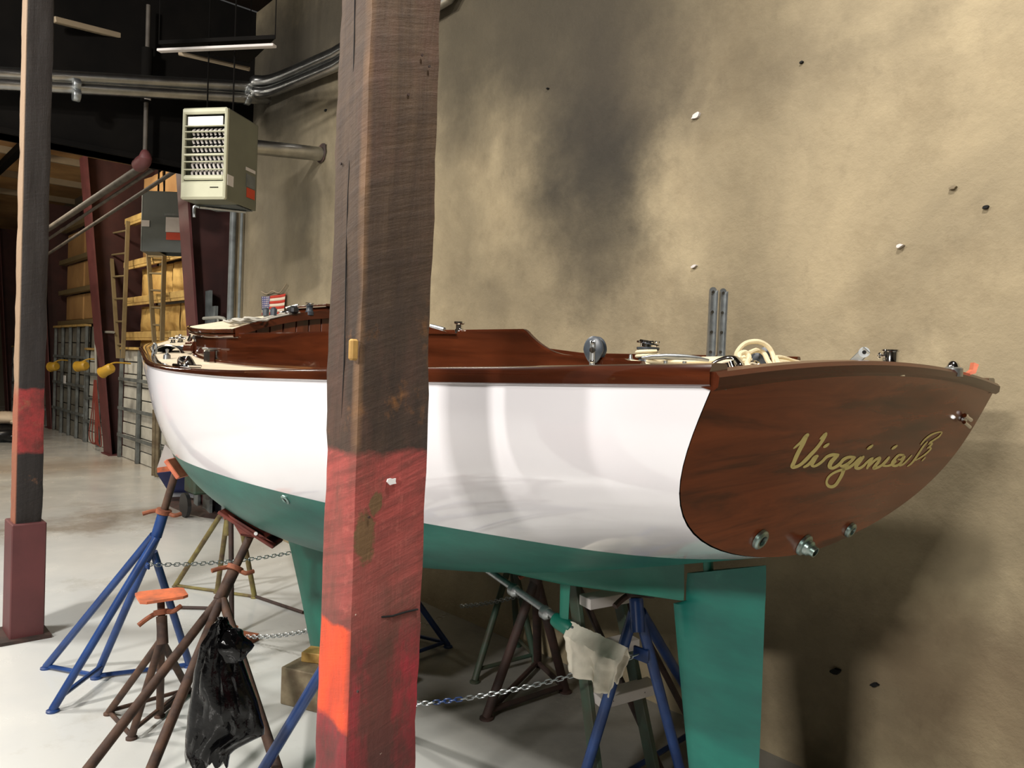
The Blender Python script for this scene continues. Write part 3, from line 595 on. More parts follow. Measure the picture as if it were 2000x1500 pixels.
# ------------------------------------------------------------------ flag pinned on the plaster wall
y = 3.275
FL = {k: at(*v, y=y) for k, v in dict(tl=(511, 579), tr=(557, 573), bl=(510, 616), br=(556, 614)).items()}
t = thing('wall_flag', mid(FL['bl'], FL['br']), 'small striped flag with blue starred corner pinned on the plaster wall', 'flag')
def fq(u, v): p = mid(mid(FL['tl'], FL['tr'], u), mid(FL['bl'], FL['br'], u), v); return p+Vector((0, .008*math.sin(u*9+v*2), -.008*math.sin(u*math.pi)*(1-v)))
for k in range(7):
    b = MB(); u0 = .38 if k < 5 else .0; b.grid([[fq(u0+(1-u0)*i/8, (k+j)/7) for j in (0, 1)] for i in range(9)]); part('stripe', b, 'flagred' if k % 2 == 0 else 'flagwhite', t, solid=.002)
b = MB(); b.grid([[fq(.38*i/4, 5/7*j/4)+Vector((0, -.001, 0)) for j in range(5)] for i in range(5)]); cn = part('canton', b, 'flagblue', t, solid=.002)
for i in range(5):
    for j in range(6):
        c = fq(.05+.07*i, .05+.11*j)+Vector((0, -.004, 0)); b = MB(); vs = []
        for k in range(10):
            a = math.pi/2+math.pi*k/5; r = .009 if k % 2 == 0 else .004; vs.append(c+Vector((r*math.cos(a), 0, r*math.sin(a))))
        b.prism(vs, (0, .002, 0)); part('star', b, 'flagwhite', cn)
b = MB(); b.tube(bez([FL['tl']+Vector((-.01, 0, .05)), fq(.2, -.12), fq(.5, -.25), fq(.75, -.1), FL['tr']+Vector((.02, 0, .09))], 6), .006, 6); part('fringe', b, 'tan', t)
# plaster chips and nail holes on the wall
for (px, py, r, m, lab) in [(1358, 226, .035, 'label', 'pale chipped plaster patch high on the wall right of the dark smudge'), (1564, 121, .012, 'dark', 'small dark nail hole near the top of the wall'), (1860, 366, .018, 'rawwood', 'grey chip left of the dark chip at the right of the wall'), (1924, 404, .016, 'dark', 'dark chip at the far right of the wall'), (1756, 480, .018, 'label', 'white plaster chip above the stern'), (1630, 1312, .03, 'dark', 'dark hole low on the wall right of the rudder'), (1706, 1338, .022, 'dark', 'second dark hole low on the wall right of the rudder'), (1068, 172, .01, 'dark', 'small dark pock in the darkened stretch of wall'), (634, 215, .022, 'dark', 'dark hole in the wall above the flue pipe'), (1354, 520, .018, 'label', 'small pale scuff above the steel bracket')]:
    c = at(px, py, y=3.284); b = MB(); vs = []
    for k in range(11):
        a = 2*math.pi*k/11; rr = .55*r*(.7+.5*random.random()); vs.append(c+Vector((1.4*rr*math.cos(a), 0, .8*rr*math.sin(a+.4))))
    b.prism(vs, (0, .03, 0)); solo('plaster_chip' if m != 'dark' else 'wall_hole', b, m, c, lab, 'wall mark')
# ================================================================== the boat
SX = [.84, 1.5, 2.3, 3.1, 3.9, 4.6, 5.2, 5.7, 6.1, 6.35]
HP = dict(b=[.83, .844, .904, .936, .916, .751, .589, .37, .142, .013], z=[1.729, 1.705, 1.682, 1.668, 1.683, 1.73, 1.771, 1.804, 1.833, 1.841],
          k=[1.254, 1.09, .919, .808, .77, .781, .859, .986, 1.27, 1.785], n=[3.3, 2.679, 2.553, 2.466, 2.097, 1.49, 1.316, 1.211, 1.177, 1.321],
          m=[1.68, 1.55, 1.712, 1.968, 1.795, 1.822, 1.869, 1.887, 1.8, 1.642])
YC = 2.1; WL = 1.25
def gradn(xs, ys):
    n = len(xs); m = [0]*n; m[0] = (ys[1]-ys[0])/(xs[1]-xs[0]); m[-1] = (ys[-1]-ys[-2])/(xs[-1]-xs[-2])
    for i in range(1, n-1):
        h0 = xs[i]-xs[i-1]; h1 = xs[i+1]-xs[i]; m[i] = (h0*h0*ys[i+1]+(h1*h1-h0*h0)*ys[i]-h1*h1*ys[i-1])/(h0*h1*(h0+h1))
    return m
GM = {k: gradn(SX, v) for k, v in HP.items()}
def hp(k, x):
    i = 0
    while i < len(SX)-2 and x > SX[i+1]: i += 1
    h = SX[i+1]-SX[i]; t = (x-SX[i])/h; y = HP[k]; m = GM[k]
    return (2*t**3-3*t*t+1)*y[i]+(t**3-2*t*t+t)*h*m[i]+(-2*t**3+3*t*t)*y[i+1]+(t**3-t*t)*h*m[i+1]
def rake(S): return .43*max(0, min(1, 1-(S-.84)/1.6))**2
def hull_pt(S, T, side):
    b = max(hp('b', S), .01); z0 = hp('z', S); z = z0+(hp('k', S)-z0)*T
    h = b*max(1-T**hp('n', S), 0)**(1/hp('m', S))
    return Vector((-(S+rake(S)*(1.72-z)), YC+side*h, z))
NS = 96; SS = [.84+(6.35-.84)*i/NS for i in range(NS+1)]
boat = thing('sailboat', (-3.4, YC, 0), 'white sailboat with green bottom and varnished mahogany transom lettered in gold, propped on stands', 'boat')
def tw(S):
    z0 = hp('z', S); k = hp('k', S); return (z0-WL)/(z0-k) if k < WL-.002 else 1.0
ROW = [[], []]
for si, side in enumerate((-1, 1)):
    top = [[hull_pt(S, tw(S)*math.sin(math.pi/2*j/22), side) for j in range(23)] for S in SS]
    bot = []
    for S in SS:
        t0 = tw(S); a0 = math.asin(t0); bot.append([hull_pt(S, math.sin(a0+(math.pi/2-a0)*j/24), side) for j in range(25)])
    ROW[si] = [top, bot]
b = MB(); b.grid(ROW[0][0]); b.grid(ROW[1][0])
# white strake closing below the paint line where the run meets the transom, and stem
topsides = part('topsides', b, 'hull_white', boat)
b = MB(); b.grid(ROW[0][1]); b.grid(ROW[1][1]); part('bottom', b, 'green', boat, label='green painted bottom below the waterline')
HPTS = [(p, i, j, r) for r in (0, 1) for i, row in enumerate(ROW[0][r]) for j, p in enumerate(row)]
def project(p):
    d = p-EY; z = d.dot(CF); return (1000+FPX*d.dot(CR)/z, 750-FPX*d.dot(CU)/z, z)
def hull_hit(px, py):
    best = None
    for p, i, j, r in HPTS:
        q = project(p); e = (q[0]-px)**2+(q[1]-py)**2
        s = e+ (q[2]*3)**2*.1
        if best is None or s < best[0]: best = (s, p, i, j, r)
    _, p, i, j, r = best; G = ROW[0][r]
    a = G[min(i+1, NS)][j]-G[max(i-1, 0)][j]; c = G[i][min(j+1, len(G[i])-1)]-G[i][max(j-1, 0)]
    n = a.cross(c).normalized()
    if n.dot(p-EY) > 0: n = -n
    return p, n, a.normalized(), c.normalized()
# transom, a flat raked plate with a crowned top
TN = Vector((1, 0, -.43)).normalized()
def on_transom(px, py, off=0):
    r = CF+CR*((px-1000)/FPX)-CU*((py-750)/FPX); t = -(Vector((1, 0, -.43)).dot(EY)+.84+.43*1.72)/Vector((1, 0, -.43)).dot(r)
    return EY+r*t+TN*off
b0 = hp('b', .84); zt0 = hp('z', .84)
def tt(v): return zt0+.045*(1-(v/b0)**2)
b = MB(); rows = []; n = 40
outl = [hull_pt(.84, math.sin(math.pi/2*j/30), -1) for j in range(31)]
def half_at(z):
    for a, c in zip(outl, outl[1:]):
        if c.z <= z <= a.z:
            k = (a.z-z)/(a.z-c.z+1e-9); return YC-(a.y+(c.y-a.y)*k)
    return 0.0
rows = []
for j in range(31):
    o = outl[j]; h = max(YC-o.y, .001); r = []
    for i in range(n+1):
        y = h*(-1+2*i/n); z = o.z+(tt(y)-zt0)*(1-j/30)**2; r.append(Vector((-(.84+.43*(1.72-z)), YC+y, z))+TN*.002)
    rows.append(r)
for i in range(0):
    v = 0; y = 0
    # bottom outline height at this breadth
    lo = outl[-1].z
    for a, c in zip(outl, outl[1:]):
        if (YC-c.y) <= abs(y) <= (YC-a.y):
            k = (abs(y)-(YC-c.y))/max((YC-a.y)-(YC-c.y), 1e-9); lo = c.z+(a.z-c.z)*k; break
    for j in range(13):
        z = tt(y)-(tt(y)-lo)*j/12; r.append(Vector((-(.84+.43*(1.72-z)), YC+y, z))+TN*.003)
    rows.append(r)
b.grid(rows)
transom = part('transom', b, 'wood_y', boat, label='varnished mahogany transom')
for mm in (): pass
# gold lettering: brush strokes (x, y, half width) traced on the transom
G = lambda x, y: (1500+x/5, 800+y/5)
strokes = [
 [(243, 372, 7), (275, 345, 10), (315, 310, 12), (350, 270, 17), (378, 240, 15)],
 [(365, 250, 17), (335, 320, 18), (300, 385, 18), (268, 450, 18), (245, 505, 17), (228, 550, 18), (262, 553, 14), (310, 530, 14), (360, 485, 16), (412, 430, 16), (455, 385, 15), (495, 335, 14), (525, 290, 15), (548, 245, 16), (558, 228, 12)],
 [(500, 280, 7), (520, 262, 10), (545, 238, 13)],
 [(342, 556, 10), (380, 535, 13), (415, 500, 14), (445, 465, 16), (472, 448, 13)],
 [(462, 455, 15), (440, 490, 16), (420, 530, 16), (440, 548, 11), (480, 530, 12), (520, 500, 12), (548, 470, 12), (575, 450, 13), (615, 437, 15), (650, 436, 14), (678, 436, 10)],
 [(672, 440, 13), (640, 470, 17), (605, 510, 19), (592, 550, 18), (620, 566, 13), (665, 545, 14), (700, 515, 14), (725, 485, 14), (765, 462, 13), (805, 458, 13), (838, 462, 11)],
 [(832, 465, 12), (800, 500, 14), (760, 530, 14), (715, 548, 13), (695, 530, 10), (715, 495, 10)],
 [(775, 520, 14), (735, 575, 15), (712, 630, 15), (685, 680, 14), (650, 730, 14), (610, 748, 14), (575, 735, 13), (562, 700, 10), (580, 655, 10), (620, 620, 10), (670, 595, 11), (720, 580, 12), (780, 560, 13), (830, 525, 12), (865, 490, 12), (898, 462, 11)],
 [(922, 455, 11), (895, 490, 14), (862, 530, 16), (848, 560, 15), (880, 568, 12), (920, 545, 11), (960, 505, 10), (995, 475, 9), (1012, 468, 7)],
 [(1012, 468, 9), (985, 510, 12), (958, 568, 10)],
 [(965, 555, 9), (1000, 520, 10), (1040, 485, 11), (1082, 464, 11), (1070, 500, 13), (1040, 540, 14), (1020, 568, 12), (1060, 560, 11), (1110, 530, 11), (1150, 490, 12), (1172, 460, 10)],
 [(1172, 460, 9), (1140, 500, 12), (1112, 535, 12), (1150, 545, 9), (1200, 530, 11), (1235, 500, 11)],
 [(1312, 440, 11), (1270, 438, 10), (1235, 470, 11), (1205, 510, 12), (1210, 540, 11), (1250, 540, 11), (1290, 510, 11), (1322, 450, 11), (1290, 480, 9), (1262, 480, 7)],
 [(1300, 500, 9), (1275, 540, 8), (1310, 528, 8), (1350, 490, 7), (1394, 440, 5)],
 [(1352, 548, 5), (1390, 520, 8), (1430, 470, 9), (1470, 410, 9), (1510, 350, 8), (1545, 310, 6)],
 [(1482, 336, 5), (1520, 290, 7), (1570, 250, 8), (1620, 225, 7), (1668, 214, 6), (1688, 220, 5), (1660, 258, 7), (1620, 285, 7), (1575, 315, 7), (1560, 335, 6)],
 [(1575, 320, 6), (1592, 325, 8), (1570, 355, 8), (1548, 372, 7)],
 [(1560, 365, 6), (1582, 372, 7), (1560, 400, 7), (1520, 435, 7), (1470, 468, 6), (1430, 490, 5)],
 [(1525, 462, 5), (1495, 494, 6)],
 [(537, 358, 11), (560, 343, 13), (580, 328, 9)], [(962, 378, 9), (985, 362, 12), (1010, 343, 8)], [(1202, 378, 8), (1225, 362, 11), (1248, 345, 7)]]
b = MB()
for si, stq in enumerate(strokes):
    P3 = bez([Vector((x, y, w_)) for x, y, w_ in stq], 6); L, Rr = [], []; off = .0028+.00004*si
    for i, p in enumerate(P3):
        a = P3[max(i-1, 0)]; c = P3[min(i+1, len(P3)-1)]; d = Vector((c.x-a.x, c.y-a.y, 0)); d = d.normalized() if d.length > 1e-6 else Vector((1, 0, 0))
        nx, ny = -d.y, d.x; w_ = p.z*1.12
        L.append(on_transom(*G(p.x+nx*w_, p.y+ny*w_), off)); Rr.append(on_transom(*G(p.x-nx*w_, p.y-ny*w_), off))
    b.grid([L, Rr], smooth=False)
    for e in (P3[0], P3[-1]):
        b.add([on_transom(*G(e.x+e.z*math.cos(a*.524), e.y+e.z*math.sin(a*.524)), off) for a in range(12)], [tuple(range(12))])
part('lettering', b, 'gold', transom, label='gold script lettering reading Virginia B.')
# rails
def rail_h(s): return .042 if s < 1.9 else (.042-.016*(s-1.9)/.9 if s < 2.8 else max(.019, .026-.008*(s-2.8)/.8))
for side in (-1, 1):
    rows = []
    for i in range(NS+1):
        S = SS[i]; p = hull_pt(S, 0, side); q = hull_pt(SS[min(i+1, NS)], 0, side)-hull_pt(SS[max(i-1, 0)], 0, side); q.z = 0; q.normalize()
        o = Vector((q.y, -q.x, 0)); o = o if o.y*side > 0 else -o; h = rail_h(S); wi = .05 if S < 5.9 else max(.012, .05*(6.4-S)/.5)
        prof = [(.004, -.006), (.011, .0), (.012, h*.6), (.006, h*.92), (-.004, h), (-wi+.006, h), (-wi, h*.9), (-wi, -.01)]
        rows.append([p+o*a+Vector((0, 0, c)) for a, c in prof]+[p+o*.004+Vector((0, 0, -.006))])
    b = MB(); b.grid(rows); b.add(rows[0][:-1], [tuple(range(8))]); part('cap_rail', b, 'wood_x', boat)
rows = []
for i in range(41):
    v = (-1+2*i/40)*(b0+.006); z = tt(min(abs(v), b0)); x = -(.84+.43*(1.72-z)); h = .024
    rows.append([Vector((x+a, YC+v, z+c)) for a, c in [(.006, -.012), (.016, -.004), (.018, h*.6), (.01, h), (-.03, h+.002), (-.034, h*.6), (-.03, -.004), (.006, -.012)]])
b = MB(); b.grid(rows); b.add(rows[0][:-1], [tuple(range(7))]); b.add(rows[-1][:-1], [tuple(range(7))]); part('transom_rail', b, 'wood_rail', boat)
# deck
def deckz(x, y):
    S = max(.84, min(6.34, -x)); v = min(1, abs(y-YC)/max(hp('b', S), .02)); return hp('z', S)+.004+.05*(1-v*v)
def cw(s):      # coaming half width
    if s <= 3.7: return .585+.035*min(1, max(0, (s-1.2)/1.5))
    u = (s-3.7)/1.28
    return .62*max(0, 1-u**2.3)**.5 if u < 1 else 0
rows = []; 
b = MB(); vs = []; fs = []
NV = 24
for i, S in enumerate(SS):
    for j in range(NV+1):
        v = -1+2*j/NV; y = YC+v*max(hp('b', S), .01)*.99; vs.append(Vector((-S-(rake(S)*.0), y, deckz(-S, y))))
for i in range(NS):
    for j in range(NV):
        sm = (SS[i]+SS[i+1])/2; y = vs[i*(NV+1)+j].y*.5+vs[i*(NV+1)+j+1].y*.5
        if 1.25 < sm < 3.6 and abs(y-YC) < cw(sm)-.03: continue
        fs.append((i*(NV+1)+j, i*(NV+1)+j+1, (i+1)*(NV+1)+j+1, (i+1)*(NV+1)+j))
b.add(vs, fs, True); part('deck', b, 'cream', boat, label='cream canvas deck')
b = MB(); b.box((-2.4, YC, 1.42), (2.4, 1.1, .02))
b.box((-1.22, YC, 1.56), (.02, 1.16, .28)); part('cockpit_sole', b, 'wood_x', boat)
for sg in (-1, 1):
    b = MB(); b.box((-2.4, YC+sg*.42, 1.6), (2.3, .3, .025), bev=.005); part('cockpit_seat', b, 'wood_x', boat)
# coaming: one bent plank running round the cabin front
path = []
def ct_port(s):
    if s > 1.62: return 1.858
    if s > 1.25:
        u = (1.62-s)/.37; return 1.785+.073*(1-min(1, u*1.9))**2.2 if u*1.9 < 1 else 1.785-.012*(u-.52)
    return 1.775
def ct_star(s): return 1.858 if s > 2.9 else (1.825+.033*max(0, (s-2.5)/.4))
ss = []
for i in range(41): ss.append(1.2+.55*i/40)
for i in range(1, 31): ss.append(1.75+1.95*i/30)
fr = [3.7+1.28*math.sin(math.pi/2*i/24) for i in range(1, 25)]
for s in ss+fr: path.append((s, -cw(s), ct_port(s)))
for s in reversed([q for q in ss+fr[:-1] if q > 1.4]): path.append((s, cw(s), ct_star(s)))
rows = []
for i, (s, v, zt) in enumerate(path):
    a = path[max(i-1, 0)]; c = path[min(i+1, len(path)-1)]; d = Vector((-(c[0]-a[0]), c[1]-a[1], 0)).normalized(); nn = Vector((d.y, -d.x, 0))
    p = Vector((-s, YC+v, 0)); ctr = Vector((-3.0, YC, 0)); 
    if nn.dot(p-ctr) < 0: nn = -nn
    zb = 1.44 if s < 3.55 else deckz(-s, YC+v)-.02
    o = .011
    rows.append([p+nn*o+Vector((0, 0, z)) for z in (zb, (zb+zt)/2, zt-.006)]+[p+nn*.006+Vector((0, 0, zt)), p-nn*.006+Vector((0, 0, zt))]+[p-nn*o+Vector((0, 0, z)) for z in (zt-.006, zb)])
b = MB(); b.grid(rows); b.add(rows[0], [tuple(range(7))]); b.add(rows[-1], [tuple(range(7))]); coam = part('coaming', b, 'wood_x', boat)
# quarter-round at the foot of the coaming and a cap at its top
b = MB(); b.tube([Vector((-s, YC+v*(1.0)+(-.014 if v < 0 else .014), deckz(-s, YC+v)+.004)) for s, v, z in path if s > 1.6], .011, 8); part('foot_moulding', b, 'wood_x', coam)
# cuddy roof
AR = 3.6; RF = 5.03
def rw(s):
    if s <= 3.7: return .645
    u = (s-3.7)/(RF-3.7); return .645*max(0, 1-u**2.4)**.5 if u < 1 else 0
def roofz(s, v):   # v: distance from the centre line
    u = max(0, (s-3.7)/(RF-3.7)); k = 1-(v/.645)**2; e = max(0, 1-u**2.6)
    return 1.866+.13*max(0, k)*min(1, e**.6+.0)
rows = []; edge = []
sl = [AR+(3.7-AR)*i/2 for i in range(3)]+[3.7+(RF-3.7)*math.sin(math.pi/2*i/26) for i in range(1, 27)]
for s in sl:
    h = max(rw(s), .004); rows.append([Vector((-s, YC+h*math.sin(math.pi/2*(-1+2*j/20)), roofz(s, h*math.sin(math.pi/2*(-1+2*j/20)))+.006)) for j in range(21)])
b = MB(); b.grid(rows); roof = part('cabin_roof', b, 'cream', boat, label='cream canvas cabin roof')
path2 = [(s, -rw(s)) for s in sl]+[(s, rw(s)) for s in reversed(sl[:-1])]
for nm, dz, hh, oo, mm in (('roof_moulding', .0, .011, .004, 'wood_x'), ('roof_moulding', -.022, .009, -.004, 'wood_x')):
    b = MB(); b.tube([Vector((-s-(.0 if s < 4.9 else oo), YC+v+(oo if v > 0 else -oo), roofz(s, v)+dz)) for s, v in path2], hh, 8); part(nm, b, mm, roof)
rows = []
for j in range(25):
    v = -.645+1.29*j/24; z = roofz(AR, v); rows.append([Vector((-AR+a, YC+v, z+c)) for a, c in [(.012, .012), (.016, -.028), (-.01, -.03), (-.01, .012), (.012, .012)]])
b = MB(); b.grid(rows, smooth=False); part('roof_beam', b, 'wood_rail', roof)
k = -.6
while k < .6:
    z = roofz(AR, k+.034)-.02; b = MB(); b.box((-AR-.02, YC+k+.0345, (1.43+z)/2), (.016, .066, z-1.43), bev=.003); part('bulkhead_board', b, 'wood_z', boat); k += .069
b = MB(); b.box((-3.78, YC+.02, 1.993), (.36, .36, .05), bev=.01); hg = part('hatch', b, 'wood_x', roof); b = MB(); b.box((-3.78, YC+.02, 2.026), (.4, .4, .016), bev=.005); part('hatch_lid', b, 'wood_x', roof)
# ---- fittings
def base_at(px, y, zoff=0):
    p = at(px, 720, y=y); return Vector((p.x, y, deckz(p.x, y)+zoff))
def top_z(px, py, y): return at(px, py, y=y).z
def hit(px, py, fz, y0=1.2, y1=2.95):
    pr = None
    for i in range(240):
        y = y0+(y1-y0)*i/239; p = at(px, py, y=y)
        if p.z <= fz(p) and -p.x > .85: return Vector((p.x, p.y, fz(p)))
    return None
def winch(p, r, h, label=None):
    b = MB(); b.lathe(p, [(r*1.15, -.012), (r*1.15, .1*h), (r, .14*h), (r*.9, .3*h), (r*.82, .5*h), (r*.95, .66*h), (r*1.1, .72*h), (r*1.1, .78*h), (0, .8*h)], 24); w_ = part('winch', b, 'block', boat, p, label)
    b = MB(); b.lathe(p+Vector((0, 0, .78*h)), [(r*.8, 0), (r*.8, .1*h), (r*1.05, .14*h), (r*.95, .22*h), (0, .22*h)], 24, (.12, .1, 1)); part('drum_cap', b, 'chrome', w_)
    b = MB()
    for k in range(12):
        a = math.pi*k/6; b.box(p+Vector((r*.98*math.cos(a), r*.98*math.sin(a), .97*h)), (r*.22, r*.22, .06*h), Matrix.Rotation(a, 3, 'Z'))
    part('toothed_ring', b, 'chrome', w_)
    return w_
def cleat(p, L, ang, h=.03, m='chrome', name='cleat'):
    d = Vector((math.cos(ang), math.sin(ang), 0)); b = MB()
    b.tube([p+d*L*t+Vector((0, 0, h*(1-.25*abs(t*2)**3))) for t in (-.5, -.35, -.15, 0, .15, .35, .5)], [.15*h, .26*h, .32*h, .34*h, .32*h, .26*h, .15*h], 10)
    for s in (-1, 1): b.lathe(p+d*L*.14*s+Vector((0, 0, -.02)), [(.4*h, 0), (.4*h, .024), (.22*h, .026), (.22*h, h+.01)], 12)
    return part(name, b, m, boat, p)
def dome(p, r, h, m='chrome', name='vent_cover', base='chrome', ax=(0, 0, 1)):
    b = MB(); b.lathe(p, [(r, -.02)]+[(r*math.cos(a*math.pi/16), h*math.sin(a*math.pi/16)) for a in range(9)], 24, ax); o = part(name, b, m, boat, p)
    b = MB(); b.lathe(p, [(r*1.35, -.02), (r*1.35, .004), (r*1.05, .008)], 24, ax); part('flange', b, base, o); return o
# standing block on the port deck
p = base_at(1161, 1.5); ztop = top_z(1161, 656, 1.5); H = ztop-p.z; cz = p.z+H*.62; pc = Vector((p.x, p.y, 0))
vd = Vector((CF.x, CF.y, 0)).normalized(); vr = Vector((CR.x, CR.y, 0)).normalized(); ax = (vd*.88+vr*.47).normalized()*-1; sd = ax.cross(Vector((0, 0, 1))).normalized()
bl = MB(); bl.lathe(p, [(.022, -.02), (.022, .008), (.012, .012), (.01, .02)], 16); blk = part('standing_block', bl, 'steel', boat, p, 'upright dark pulley block')
for s in (-1, 1):
    q = Vector((p.x, p.y, cz))+ax*.012*s; b = MB(); ring = []
    for k in range(28):
        a = 2*math.pi*k/28; rz = H*.37*math.sin(a); rx = .0275*math.cos(a)*(1-.28*(math.sin(a) < 0)*abs(math.sin(a))); ring.append((rx, rz))
    for (sc_, o) in ((1, -.004),): 
        rows = [[q+sd*x*f_+Vector((0, 0, z*f_))+ax*g for x, z in ring] for f_, g in ((.001, -.005), (.8, -.005), (1, -.002), (1, .002), (.8, .005), (.001, .005))]
    b.grid(rows, closeu=True); part('cheek', b, 'block', blk)
b = MB(); b.lathe(Vector((p.x, p.y, cz))-ax*.006, [(.02, 0), (.014, .006), (.02, .012)], 20, ax); part('sheave', b, 'black', blk)
q = Vector((p.x, p.y, cz))+ax*.0175
b = MB(); b.grid([[q+sd*x+Vector((0, 0, z)) for z in [H*(-.55+.1*k) for k in range(9)]] for x in (-.0075, 0, .0075)]); part('strap', b, 'steel', blk, solid=.002)
for dz in (-.5, -.3, .2): b = MB(); b.lathe(q+Vector((0, 0, H*dz)), [(.005, 0), (.005, .003), (0, .005)], 12, ax); part('rivet', b, 'chrome', blk)
b = MB(); b.lathe(q+Vector((0, 0, 0)), [(.008, 0), (.0078, .003), (0, .004)], 16, ax); part('pin', b, 'chrome', blk)
# winch, jam pulley, horn, fairlead near the port quarter
p = base_at(1264, 1.72); winch(p, .029, top_z(1264, 666, 1.72)-p.z, 'dark drum winch with chrome toothed top')
p = base_at(1231, 1.62); b = MB(); b.lathe(p, [(.013, -.02), (.013, .02), (.014, .03), (.005, .034), (.004, .044), (0, .046)], 16); part('turning_post', b, 'steel', boat, p)
p = base_at(1318, 1.6, .012); cleat(p, .17, math.atan2(vr.y, vr.x), .024, 'steel', 'horn_cleat')
b = MB(); z0 = top_z(1430, 722, 1.45)
fp = [at(1385, 721, y=1.47), at(1402, 708, y=1.47), at(1422, 701, y=1.47), at(1438, 703, y=1.47), at(1446, 716, y=1.45), at(1432, 722, y=1.45)]
b.tube(bez(fp, 5), .008, 10); b.tube(bez([at(1428, 706, y=1.43), at(1436, 722, y=1.43), at(1460, 727, y=1.43), at(1498, 727, y=1.43)], 5), .007, 10); part('fairlead', b, 'chrome', boat, fp[0], 'polished fairlead horns')
b = MB(); b.lathe(at(1412, 715, y=1.5), [(.001, 0), (.016, .004), (.018, .012), (0, .013)], 14, vd*-1); part('fairlead_roller', b, 'black', boat, at(1412, 715, y=1.5))
# stern fittings
p = base_at(1672, 2.1, .03)
b = MB(); a0 = at(1660, 715, y=2.05); a1 = at(1688, 688, y=2.05); d = (a1-a0); L = d.length; d.normalize(); nn = ax
s_ = d.cross(nn).normalized(); b.box((a0+a1)/2, (.024, .005, L+.02), rotm([s_, nn, d]), bev=.002); b.lathe(a1-nn*.003, [(.014, 0), (.014, .006)], 16, nn)
tl = part('stay_plate', b, 'steel', boat, a0, 'tilted steel plate with a hole'); b = MB(); b.lathe(a1+nn*.004, [(.005, 0), (.005, .001)], 12, nn); part('pin_hole', b, 'dark', tl)
b = MB(); c_ = at(1668, 718, y=2.05); b.lathe(Vector((c_.x, c_.y, deckz(c_.x, c_.y))), [(.036, -.01), (.036, .012), (.03, .016), (0, .016)], 20); part('base_flange', b, 'chrome', tl)
c_ = at(1694, 716, y=2.15); dome(Vector((c_.x, c_.y, c_.z-.012)), .019, .03, 'block', 'rubber_bumper', 'chrome')
c_ = at(1739, 716, y=2.1); ztp = top_z(1739, 683, 2.1); zb = c_.z-.004
b = MB(); b.lathe(Vector((c_.x, c_.y, zb)), [(.036, -.02), (.036, .003), (.022, .007), (.02, .01), (.02, ztp-zb-.006), (.023, ztp-zb-.005), (.023, ztp-zb), (.018, ztp-zb), (.017, ztp-zb-.02), (0, ztp-zb-.02)], 24); tb = part('pole_socket', b, 'chrome', boat, c_, 'chrome tube socket')
b = MB(); b.lathe(Vector((c_.x, c_.y, zb+.032))-vr*.034, [(.004, 0), (.009, .003), (.004, .008), (.004, .02)], 12, vr); part('thumb_screw', b, 'chrome', tb)
c_ = at(1862, 722, y=2.5); dome(Vector((c_.x, c_.y, c_.z)), .019, .029, 'chrome', 'domed_vent', 'steel')
c_ = at(1898, 724, y=2.62); b = MB(); b.prism([at(1884, 735, y=2.62), at(1906, 729, y=2.62), at(1912, 712, y=2.62), at(1903, 708, y=2.62), at(1900, 722, y=2.62)], (-.02, .03, 0)); part('wooden_chock', b, 'peach', boat, c_, 'pale bare wooden chock')
# transom outlets
def outlet(px, py, r, deep, lab, nut=False):
    c = on_transom(px, py, .003); b = MB(); b.lathe(c, [(r, 0), (r*.98, .008), (r*.8, .012), (r*.55, .012), (r*.5, .004), (0, .004)], 26, TN); o = part('outlet_fitting', b, 'chrome_dull', boat, c, lab)
    b = MB(); b.lathe(c+TN*.005, [(r*.5, 0), (0, .001)], 20, TN); part('outlet_hole', b, 'dark', o)
    if nut: b = MB(); b.lathe(c+TN*.01, [(r*.75, 0), (r*.7, .012), (r*.5, .018), (r*.48, .03), (r*.38, .03), (r*.36, .01), (0, .01)], 20, TN); part('outlet_nozzle', b, 'chrome_dull', o); b = MB(); b.lathe(c+TN*.03, [(r*.36, 0), (0, .0005)], 20, TN); part('outlet_hole', b, 'dark', o)
outlet(1481, 1051, .027, .01, 'round port outlet with a bright rim')
outlet(1567, 1062, .032, .01, 'middle outlet with a protruding nozzle', True)
outlet(1657, 1033, .024, .01, 'small starboard outlet')
c = on_transom(1880, 815, .004); b = MB(); b.tube([c+Vector((0, -.03, .014))+TN*.012, c+Vector((0, .03, -.002))+TN*.012], .007, 10); b.tube([c+Vector((0, -.03, -.008))+TN*.012, c+Vector((0, .025, -.025))+TN*.012], .006, 10); b.lathe(c, [(.016, 0), (.016, .006), (.008, .012), (0, .012)], 14, TN); part('staff_bracket', b, 'chrome', boat, c, 'small dark chrome bracket')
# through-hull fittings on the port side
for (px, py, r) in ((551, 975, .021), (374, 913, .02)):
    p, nn, a, c = hull_hit(px, py); b = MB(); b.lathe(p, [(r*1.1, -.01), (r, .004), (r*.7, .007), (r*.5, .003), (0, .003)], 18, nn); o = part('skin_fitting', b, 'chrome_dull', boat, p); b = MB(); b.lathe(p+nn*.0045, [(r*.4, 0), (0, .0005)], 12, nn); part('outlet_hole', b, 'dark', o)
